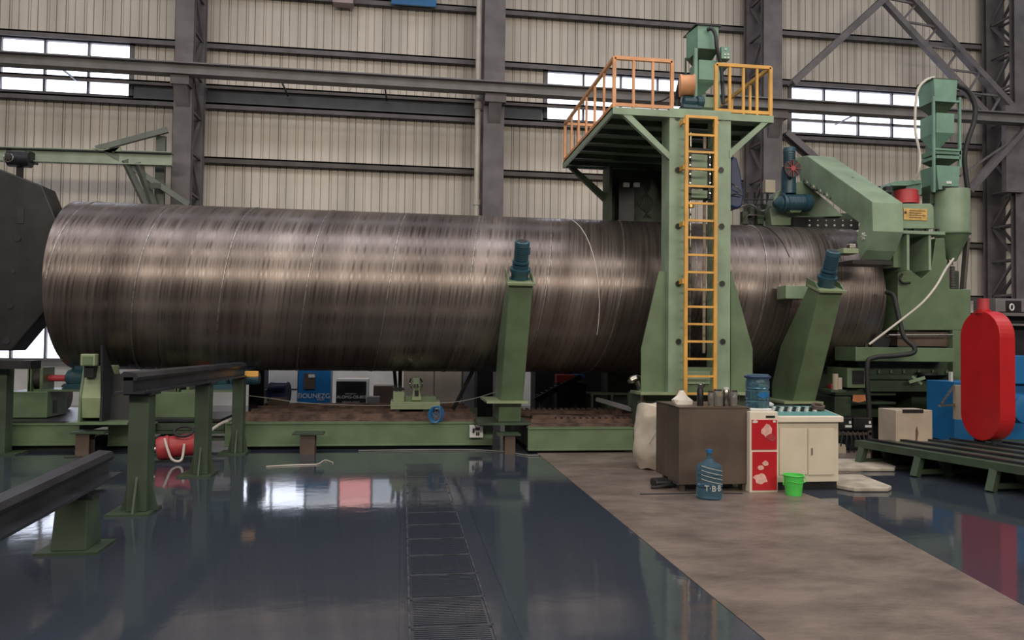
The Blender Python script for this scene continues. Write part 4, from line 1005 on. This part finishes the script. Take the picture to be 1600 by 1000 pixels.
# upright bottle on dispenser
def water_bottle(px, ybase, Y, label, tip=False, zbase=0):
    c = P(px, ybase, Y); c.z = zbase
    t = thing('water_bottle', label, 'bottle', c, 'blue water bottles')
    r = .135
    if tip: prof = [(0, r*.85), (.02, r), (.11, r), (.115, r*.94), (.13, r*.94), (.135, r), (.23, r), (.235, r*.94), (.25, r*.94), (.255, r), (.33, r), (.36, r*.88), (.37, r*.72), (.38, r*.6), (.40, r*.35), (.43, r*.22), (.45, .028), (.49, .028)]
    else: prof = [(0, r*.86), (.02, r*.95), (.07, r*.95), (.075, r*.9), (.09, r*.9), (.1, r*.97), (.19, r*.97), (.195, r*.91), (.21, r*.91), (.215, r*.97), (.29, r*.97), (.31, r*.9), (.32, r*.9), (.33, r), (.36, r), (.375, r*.85), (.378, r*.3)]
    build('bottle_body', MB().lathe(c, (0, 0, 1), prof, 32), bottle_m, t, smooth=True)
    if tip: build('cap', MB().cyl(c+Vector((0, 0, .48)), c+Vector((0, 0, .515)), .032), blue_c, t, smooth=True)
    return t, c
wb, c = water_bottle(1183.5, 640, YW+.17, 'blue water bottle standing on top of the red-fronted dispenser', False, zt3+.03)
q = MB().loft([[c+Vector((rr*math.sin(a), -rr*math.cos(a), .11 if k == 0 else .19)) for a in [(-.7+i*.1) for i in range(17)]] for k, rr in ((0, .1345), (1, .1345))], cap=False)
q = MB(); n = 14
q.add([c+Vector((.1345*math.sin(-.5+i*.09), -.1345*math.cos(-.5+i*.09), .15+s*.038*math.sin(PI*(i+.5)/n))) for i in range(n) for s in (-1, 1)], [(2*i, 2*i+1, 2*i+3, 2*i+2) for i in range(n-1)])
build('oval_label', q, blue_c, wb)
build('lid_ring', MB().tube([c+Vector((.137*math.cos(k*PI/12), .137*math.sin(k*PI/12), .345)) for k in range(25)], .012, 8, 1), darkblue, wb, smooth=True)
g = G(1108, 779)
wb, c = water_bottle(1108, 783, g.y, 'blue water bottle with a narrow neck standing on the concrete before the brown cabinet', True)
def curved_text(body, c, r, size, z, m, parent, a0=0):
    cu = bpy.data.curves.new('t', 'FONT'); cu.body = body; cu.size = size; cu.extrude = .001; cu.align_x = 'CENTER'
    o = bpy.data.objects.new('t', cu); dg = bpy.context.evaluated_depsgraph_get(); me = bpy.data.meshes.new_from_object(o)
    q = MB(); vs = [c+Vector(((r+v.co.z)*math.sin(v.co.x/r+a0), -(r+v.co.z)*math.cos(v.co.x/r+a0), z+v.co.y)) for v in me.vertices]
    q.add(vs, [list(p.vertices) for p in me.polygons]); bpy.data.objects.remove(o)
    return build('lettering', q, m, parent)
def flat_text(body, p, size, m, parent, name='lettering'):
    cu = bpy.data.curves.new('t', 'FONT'); cu.body = body; cu.size = size; cu.extrude = .002; cu.align_x = 'CENTER'
    o = bpy.data.objects.new('t', cu); me = bpy.data.meshes.new_from_object(o)
    q = MB().add([p+Vector((v.co.x, -v.co.z, v.co.y)) for v in me.vertices], [list(f.vertices) for f in me.polygons]); bpy.data.objects.remove(o)
    return build(name, q, m, parent)
curved_text('T·B·B', c, .1365, .085, .10, panel_w, wb, -.05)
for k in range(4): build('bottle_stripe', MB().tube([c+Vector((.136*math.sin(a), -.136*math.cos(a), .19+k*.045-a*.03)) for a in (-1, -.6, -.2, .2, .6, 1)], .003, 5, 2), pvc, wb)
# brown cabinet
yb0 = 8.10
A_ = P(1061, 700, yb0); B_ = P(1170, 700, yb0); Cc = P(1042, 700, 8.62)
zt4 = P(1110, 637.5, yb0).z; zb4 = P(1110, 757, yb0).z
t = thing('brown_cabinet', 'brown painted steel cabinet with thermos and jars on top', 'cabinet', (A_.x, yb0, 0))
poly = [(A_.x, yb0), (B_.x, yb0), (B_.x+.02, 8.9), (Cc.x-.02, 8.95), (Cc.x, 8.62)]
build('cabinet_shell', MB().xy(poly, zb4, zt4), brown, t, bevel=.005)
build('cabinet_top', MB().xy([(x+(.01 if x > 3.3 else -.01), y-.01 if y < 8.5 else y) for x, y in poly], zt4, zt4+.012), brown, t)
for xx, yy in ((A_.x+.03, yb0+.03), (B_.x-.06, yb0+.03), (Cc.x+.03, 8.8), (B_.x-.06, 8.8)): build('foot', MB().box(xx, xx+.05, yy, yy+.05, 0, zb4), brown, t)
build('underside_shadow_board', MB().box(A_.x+.12, B_.x-.1, yb0+.2, yb0+.22, .02, zb4), black, t).name = 'underside_shade_board'  # black board stands in for the shade beneath the cabinet
zt4 += .012
def onbox(px, yy): return Vector((P(px, 630, yy).x, yy, zt4))
c = onbox(1094, 8.25)
t = thing('thermos_flask', 'black thermos flask with a grey cap on the brown cabinet', 'flask', c)
build('flask_body', MB().lathe(c, (0, 0, 1), [(0, .033), (.01, .036), (.17, .036), (.19, .028), (.20, .028)], 20), black, t, smooth=True)
build('flask_cap', MB().lathe(c+Vector((0, 0, .2)), (0, 0, 1), [(0, .026), (.04, .026), (.045, .02)], 16), steel, t, smooth=True)
build('cap_loop', MB().tube([c+Vector((.02, 0, .235)), c+Vector((.045, 0, .24)), c+Vector((.04, 0, .21)), c+Vector((.02, 0, .205))], .006, 6), black, t)
for i, (px, yy, r, h, lab) in enumerate(((1111, 8.22, .036, .17, 'small clear jar with metal lid, next to the black thermos'), (1122, 8.2, .055, .19, 'widest clear jar in the middle of the cabinet top'),
                                     (1134.5, 8.2, .034, .21, 'slim shiny steel cup with a white lid on the brown cabinet'), (1146, 8.2, .045, .18, 'clear jar nearest the dispenser on the brown cabinet'))):
    c = onbox(px, yy); t = thing('drinking_jar', lab, 'jar', c, 'jars on the brown cabinet')
    build('jar_body', MB().lathe(c, (0, 0, 1), [(0, r*.9), (.005, r), (h*.85, r), (h*.9, r*.85)], 20), steel if i == 2 else clearp, t, smooth=True)
    build('jar_tea', MB().cyl(c+Vector((0, 0, .01)), c+Vector((0, 0, h*.55)), r*.85), brown, t, smooth=True)
    build('jar_lid', MB().cyl(c+Vector((0, 0, h*.88)), c+Vector((0, 0, h*1.0)), r*.88), panel_w if i == 2 else steel, t, smooth=True)
    build('jar_handle', MB().tube([c+Vector((r, 0, h*.75)), c+Vector((r+.02, 0, h*.7)), c+Vector((r+.02, 0, h*.35)), c+Vector((r, 0, h*.3))], .004, 6), steel, t)
c = onbox(1066, 8.45); rr = random.Random(4); q = MB(); n = 12
q.loft([[c+Vector((rad*(1+.3*rr.uniform(-1, 1))*math.cos(2*PI*i/n)*1.5, rad*math.sin(2*PI*i/n)*.7, h+rr.uniform(0, .02)*(h > 0))) for i in range(n)] for h, rad in ((0, .075), (.04, .07), (.09, .045), (.14, .02))])
o = build('crumpled_paper', q, paper); tag(o, 'crumpled white paper on the left end of the brown cabinet', 'paper')
# white woven sack
c = P(1018, 733, 9.7); c.z = 0
q = MB(); rr = random.Random(5); n = 40; rings = []
for k in range(17):
    h = k/16; z = .02+h*.80
    rad = .245*(1-.30*max(0, .22-h)/.22 - .12*max(0, h-.8)/.2 + .05*math.sin(h*7))
    rings.append([(c.x+rad*(1+.045*math.sin(3*a+h*9)+.03*math.sin(8*a-h*14)+.012*rr.uniform(-1, 1))*math.cos(a)+.03*h, c.y+rad*(1+.04*math.sin(4*a+h*7))*math.sin(a), z+(.04*math.sin(2*a+.5) if k == 16 else .012*math.sin(5*a+h*20))) for a in [2*PI*i/n for i in range(n)]])
q.loft(rings)
t = thing('woven_sack', 'bulging white woven sack standing left of the brown cabinet', 'sack', c)
build('sack_body', q, bagm, t, smooth=True)
build('sack_cord', MB().tube([c+Vector((-.12, -.235, .35)), c+Vector((-.05, -.262, .48)), c+Vector((.05, -.26, .62)), c+Vector((.1, -.24, .76))], .006, 6), pvc, t)
build('sack_lip', MB().tube([c+Vector((.03+.2*math.cos(k*PI/10), .2*math.sin(k*PI/10), .82+.03*math.sin(k*PI/5+.5))) for k in range(21)], .014, 8, 2), bagm, t, smooth=True)
# bucket
g = G(1240, 774); t = thing('plastic_bucket', 'bright green plastic bucket on the floor before the control desk', 'bucket', g)
q = MB(); n = 32
q.lathe(g, (0, 0, 1), [(0, .082), (.22, .108), (.22, .114), (.226, .114), (.226, .104), (.01, .078)], n)
build('bucket_shell', q, lime, t, smooth=True)
build('bucket_rim', MB().tube([g+Vector((.112*math.cos(k*PI/12), .112*math.sin(k*PI/12), .22)) for k in range(25)], .006, 8, 1), lime, t, smooth=True)
build('bucket_handle', MB().tube([g+Vector((-.115, 0, .20)), g+Vector((-.13, -.03, .12)), g+Vector((-.1, -.09, .17)), g+Vector((0, -.12, .15)), g+Vector((.1, -.09, .17)), g+Vector((.115, 0, .2))], .004, 6), lime, t)
# boots / tray left of cabinet
g = G(1036, 764); t = thing('black_tray', 'black shoe-like bundle on the floor at the cabinet corner', 'bundle', g)
build('bundle_box', MB().box(g.x-.08, g.x+.13, g.y+.02, g.y+.24, 0, .09), black, t, bevel=.03)
build('bundle_strap', MB().tube([g+Vector((-.14, 0, .02)), g+Vector((-.06, -.03, .03)), g+Vector((.05, 0, .04)), g+Vector((.16, .05, .03))], .018, 8), rubber, t)
# foam slabs
def slab(pts, z, lab):
    q = [G(x, y, z) for x, y in pts]; o = build('foam_slab', MB().xy([(p.x, p.y) for p in q], .004, z), foam, bevel=.01); tag(o, lab, 'slab', 'dusty slabs beside the desk'); return o
slab([(1300, 716), (1368, 717), (1400, 728), (1398, 731), (1300, 731)], .05, 'dusty pale slab lying farther back right of the desk')
slab([(1300, 741), (1345, 741), (1393, 759), (1388, 762), (1335, 762), (1300, 756)], .05, 'dusty pale slab with a pointed corner on the wet floor beside the desk')
o = build('tie_cable', MB().tube([G(1000, 772, .01), G(1060, 771, .01), G(1100, 770, .01), G(1160, 771, .01)], .008, 6), rubber); tag(o, 'thin dark cable on the floor along the foot of the brown cabinet', 'cable')

# ================================================================== BEHIND, UNDER THE PIPE
def far(name, x0, y0, x1, Y, m_, lab, cat, dep=.5, g=None, ztop=None):
    a, b = P(x0, 630, Y).x, P(x1, 630, Y).x; zt = ztop if ztop is not None else P((x0+x1)/2, y0, Y).z
    t = thing(name, lab, cat, ((a+b)/2, Y, 0), g); build('cabinet_body', MB().box(a, b, Y, Y+dep, 0, zt), m_, t, bevel=.008); return t, a, b, zt
YF = 17.0
t, a, b, z = far('white_cabinet', 420, 570, 464, YF, white, 'white cabinet left of the bright blue cabinet, seen under the pipe', 'cabinet', ztop=1.5)
build('shelf_line', MB().box(a, b, YF-.01, YF, P(440, 608, YF).z-.01, P(440, 608, YF).z+.01), dark, t)
t, a, b, z = far('blue_cabinet', 465, 570, 516, YF, blue_c, 'bright blue cabinet with white lettering seen under the pipe', 'cabinet', ztop=1.6)
flat_text('EIOUNEZG', P(490, 622, YF-.01), .14, panel_w, t); flat_text('SOLAR', P(501, 625.5, YF-.01), .05, panel_w, t)
build('control_plate', MB().px(475, 583, 492, 608, YF-.02, .02), brown, t); build('display', MB().px(482, 585, 492, 590, YF-.035, .02), panel_w, t)
t, a, b, z = far('black_cabinet', 525, 592, 575, YF, white, 'pale cabinet with a large black front plate and tiny white text', 'cabinet')
bp_ = build('black_front', MB().px(525, 596, 572, 640, YF-.015, .016), black, t)
flat_text('E-ALOMG-OS-8030', P(548, 622.5, YF-.02), .09, panel_w, bp_); flat_text('automatic control', P(548, 629, YF-.02), .05, panel_w, bp_); flat_text('submerged arc', P(548, 616, YF-.02), .04, panel_w, bp_)
far('brown_crate', 583, 603, 615, YF, brown, 'dark brown crate between the black-fronted cabinet and the green machine', 'crate')
far('grey_cabinet', 573, 620, 593, YF-.6, grey_b, 'small grey cabinet standing before the dark brown crate', 'cabinet', .3)
far('locker', 630, 570, 677, YF, beige, 'beige locker right behind the small green machine', 'locker', .5, 'beige lockers under the pipe', 1.6)
far('locker', 678.5, 570, 721, YF, beige, 'beige locker right of the small green machine', 'locker', .5, 'beige lockers under the pipe', 1.6)
far('locker', 722.5, 570, 745, YF, grey_b, 'grey locker beside the leaning arm, right of the beige ones', 'locker', .5, 'beige lockers under the pipe', 1.6)
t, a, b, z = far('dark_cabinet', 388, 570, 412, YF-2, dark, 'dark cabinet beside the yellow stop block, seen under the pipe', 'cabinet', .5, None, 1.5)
t, a, b, z = far('dark_cabinet', 836, 570, 1010, 16, black, 'wide black cabinet added to darken the background left of the tower', 'cabinet', .6, None, 2.2)  # black box added to make the background under the pipe dark
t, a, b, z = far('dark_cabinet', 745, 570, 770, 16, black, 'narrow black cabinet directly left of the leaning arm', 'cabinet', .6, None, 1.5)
far('grey_chest', 870, 598, 916, 15.2, dark, 'dark grey chest under the red and blue bundles', 'chest', .4)
o = build('red_bundle', MB().pxz([(870, 585), (900, 586), (903, 598), (870, 598)], 15.2, .2), redm, bevel=.01); tag(o, 'red bundle on the dark grey chest under the pipe', 'bundle')
o = build('blue_bundle', MB().pxz([(897, 585), (913, 585), (914, 591), (903, 591)], 15.15, .2), blue_c, bevel=.01); tag(o, 'bright blue bundle on the right end of the dark grey chest', 'bundle')
t = thing('step_stair', 'small black step stair with pale treads seen under the pipe', 'stairs', P(840, 635, 14.9))
build('stringer', MB().bar(P(836, 626, 14.9), P(908, 588, 14.9), .05, .1), black, t)
for x in (845, 900):
    p_ = P(x, 620-(x-845)*.5, 14.9); build('stair_leg', MB().box(p_.x-.03, p_.x+.03, 14.88, 14.94, 0, p_.z), black, t)
for k in range(8):
    x, y = 841+k*7.2, 617-k*3.6; build('tread', MB().px(x-1.5, y-.5, x+2, y+.6, 14.8, .12), steel, t)
t = thing('steel_trestle', 'low grey steel trestle left of the shiny pipe elbow', 'trestle', P(955, 640, 13.5))
build('trestle_top', MB().px(924, 614, 984, 617, 13.5, .4), green_d, t); build('trestle_legs', MB().px(924, 617, 927, 642, 13.5, .05).px(955, 617, 958, 642, 13.5, .05).px(980, 617, 984, 642, 13.5, .05), green_d, t)
o = build('slanting_bar', MB().bar(P(933, 624, 12.4), P(988, 640, 11.6), .06), grey_b); tag(o, 'grey bar slanting down towards the white sack', 'bar')
# navy drum
c = P(425, 620, 14.2); t = thing('navy_drum', 'navy blue drum lying on its side, a brown roll below it', 'drum', P(435, 640, 14.2))
build('drum_shell', MB().lathe(P(422, 614, 14.4), (1, -.15, 0), [(0, .0), (0, .19), (.02, .2), (.3, .2), (.31, .21), (.33, .2), (.33, .15), (.31, .0)], 28), darkblue, t, smooth=True)
build('brown_roll', MB().cyl(P(424, 631, 14.1), P(445, 631, 14.0), .12, n=20), brown, t, smooth=True)
build('side_box', MB().px(413, 609, 420, 640, 14.4, .2), beige, t)
# small green machine on rails
t = thing('rail_carriage', 'small pale green carriage machine standing on the brown rails', 'carriage', P(650, 640, 12.4))
Yg = 12.4
build('carriage_base', MB().px(610, 628, 688, 640, Yg, .7), green_l, t, bevel=.01); build('carriage_block', MB().px(614, 613, 632, 629, Yg+.1, .4), green_l, t, bevel=.01)
build('carriage_deck', MB().px(632, 620, 682, 629, Yg+.2, .4), green, t, bevel=.01)
build('head_stand', MB().pxz([(643, 626), (646, 606), (655, 604), (659, 626)], Yg+.15, .2), green_l, t, bevel=.01); build('head_block', MB().px(645, 590, 656, 604, Yg+.2, .15), green_t, t, bevel=.01)
build('head_slot', MB().px(648, 610, 654, 619, Yg+.14, .02), black, t)
q = MB().tube([P(642, 592, Yg+.1), P(640, 600, Yg), P(643, 606, Yg+.1)], .012, 6).tube([P(657, 592, Yg+.1), P(660, 600, Yg), P(657, 612, Yg+.1)], .012, 6).cyl(P(650, 606, Yg+.05), P(650, 600, Yg+.05), .04)
build('fittings', q, steel, t)
for x in (620, 665): build('track_wheel', MB().cyl(P(x, 643, Yg+.02), P(x, 643, Yg+.02)+Vector((0, .06, 0)), .045, n=16), dark, t, smooth=True)
for x0, x1 in ((615, 619), (623, 628)):
    pass
t = thing('black_post_pair', 'black steel posts standing behind the small green carriage', 'posts', P(620, 640, 13.6))
build('post', MB().bar(P(616, 575, 13.6), P(619, 612, 13.6), .06), black, t); build('post', MB().px(622, 570, 628, 640, 13.6, .07), black, t); build('post_foot', MB().px(614, 606, 632, 610, 13.5, .2), black, t)
o = build('leaning_bar', MB().bar(P(741, 575, 12.6), P(708, 640, 12.4), .045), black); tag(o, 'black bar leaning beside the grey locker left of the arm', 'bar')
# blue wire coil, switch box, wire
c = P(682, 648, 11.7); q = MB()
for k in range(7): rr_ = .12-.008*(k % 3); q.tube([c+Vector((rr_*.75*math.cos(i*PI/8)+.01*(k-3), .02*k, rr_*1.05*math.sin(i*PI/8))) for i in range(17)], .007, 5, 1)
for k in range(4): q.bar(c+Vector((-.07*math.cos(k), .05, -.1*math.sin(k))), c+Vector((.07*math.cos(k), .05, .1*math.sin(k))), .008)
o = build('wire_coil', q, blue_c); tag(o, 'blue coil of wire hanging on the edge of the brown rail bed', 'coil')
t = thing('switch_box', 'white switch box fixed on the right end of the long green girder', 'switch box', P(744, 684, 11.72))
build('box_body', MB().px(734, 665, 755, 684, 11.66, .1), panel_w, t, bevel=.006)
for x, y, w_, h_ in ((746, 670, 7, 4), (740, 673, 3, 7), (745, 678, 2, 5), (748, 678, 2, 5)): build('switch', MB().px(x-w_/2, y-h_/2, x+w_/2, y+h_/2, 11.64, .03), black, t)
build('box_cable', MB().tube([P(745, 668, 11.64), P(741, 662, 11.62), P(743, 655, 11.7)], .006, 5), black, t)
o = build('slack_wire', MB().tube([P(368, 616, 11.5), P(420, 622, 11.5), P(470, 629, 11.5), P(530, 632.5, 11.5), P(600, 633.5, 11.5), P(690, 630, 11.5), P(735, 624, 11.5), P(776, 612, 11.6)], .004, 5), wire_m)
tag(o, 'thin pale wire sagging above the long green girder', 'wire')
o = build('white_ground_hose', MB().tube([P(330, 672, 10.9), P(345, 662, 11.2), P(362, 656, 11.5)], .02, 6), pvc); tag(o, 'short pale hose between two green skid posts', 'hose')
# lying red motor
g = G(275, 721); g = Vector((g.x, g.y, 0))
t = thing('lying_red_motor', 'red round machine lying on the floor behind the middle skid post', 'motor', g)
build('motor_shell', MB().lathe(g+Vector((-.24, -.05, .17)), (1, .25, .12), [(0, .05), (.01, .13), (.05, .15), (.12, .15), (.13, .16), (.16, .16), (.17, .14), (.55, .15)], 28), redm, t, smooth=True)
build('motor_shaft', MB().cyl(g+Vector((-.36, -.09, .15)), g+Vector((-.22, -.05, .17)), .04), steel, t, smooth=True)
build('motor_hose', MB().tube([g+Vector((-.12, -.1, .31)), g+Vector((-.05, -.22, .2)), g+Vector((.02, -.24, .06)), g+Vector((.12, -.2, .05)), g+Vector((.14, -.15, .25))], .016, 8), pvc, t, smooth=True)
q = MB().tube([g+Vector((.10+.12*math.cos(k*PI/6), -.05+.05*math.sin(k*PI/6), .40+.06*math.sin(k*PI/6))) for k in range(13)], .018, 8, 2)
build('rubber_ring', q, rubber, t, smooth=True); build('motor_foot', MB().box(g.x-.15, g.x+.2, g.y-.1, g.y+.1, 0, .04), dark, t)

o = build('plastic_strip', MB().tube([G(416, 729, .008), G(450, 727, .008), G(480, 726, .008), G(497, 725, .008), G(508, 719, .01), G(520, 723, .008)], .008, 6), pvc)
tag(o, 'crumpled pale strip lying on the grey floor before the long green girder', 'strip')
o = build('floor_cable', MB().tube([G(560, 704, .01), G(640, 703, .01), G(740, 703, .01), G(790, 706, .01), G(822, 711, .01), G(842, 711, .01)], .008, 6), wire_m)
tag(o, 'thin pale cable on the floor running to the corner of the bare concrete', 'cable')

# ================================================================== FLOOR DRAIN
gx0, gx1 = .06, .54
gr = None; y = 4.0; k = 0
def grate(y0, lab):
    t = thing('drain_grate', lab, 'drain grate', ((gx0+gx1)/2, y0, 0), 'painted grate panels along the floor drain')
    q = MB().box(gx0, gx1, y0, y0+.012, .001, .008).box(gx0, gx1, y0+.473, y0+.485, .001, .008).box(gx0, gx0+.012, y0, y0+.485, .001, .008).box(gx1-.012, gx1, y0, y0+.485, .001, .008)
    build('grate_frame', q, frame_m, t)
    q = MB()
    for i in range(15): yy = y0+.035+i*.029; q.box(gx0+.03, gx1-.03, yy, yy+.015, .001, .0075)
    build('grate_bars', q, grate_m, t)
    return t
grate_m = emat('painted_grate', _floor); frame_m = mat('worn_grate_edge', (.065, .07, .09), .25, var=.3, vscale=8)
labs = ['first', 'second', 'third', 'fourth', 'fifth', 'sixth', 'seventh', 'eighth', 'ninth', 'tenth', 'eleventh', 'twelfth', 'thirteenth']
src = grate(3.9, 'grate panel of the floor drain nearest the camera, at the bottom picture edge')
for i in range(1, 13): copy_tree(src, (0, .49*i, 0), 'grate panel of the floor drain, %s from the camera' % labs[i])
struct('trim_30', MB().box(gx0-.05, gx0-.02, 3, 10.6, .0, .006).box(gx1+.13, gx1+.17, 3, 8.2, .0, .004), grate_m)
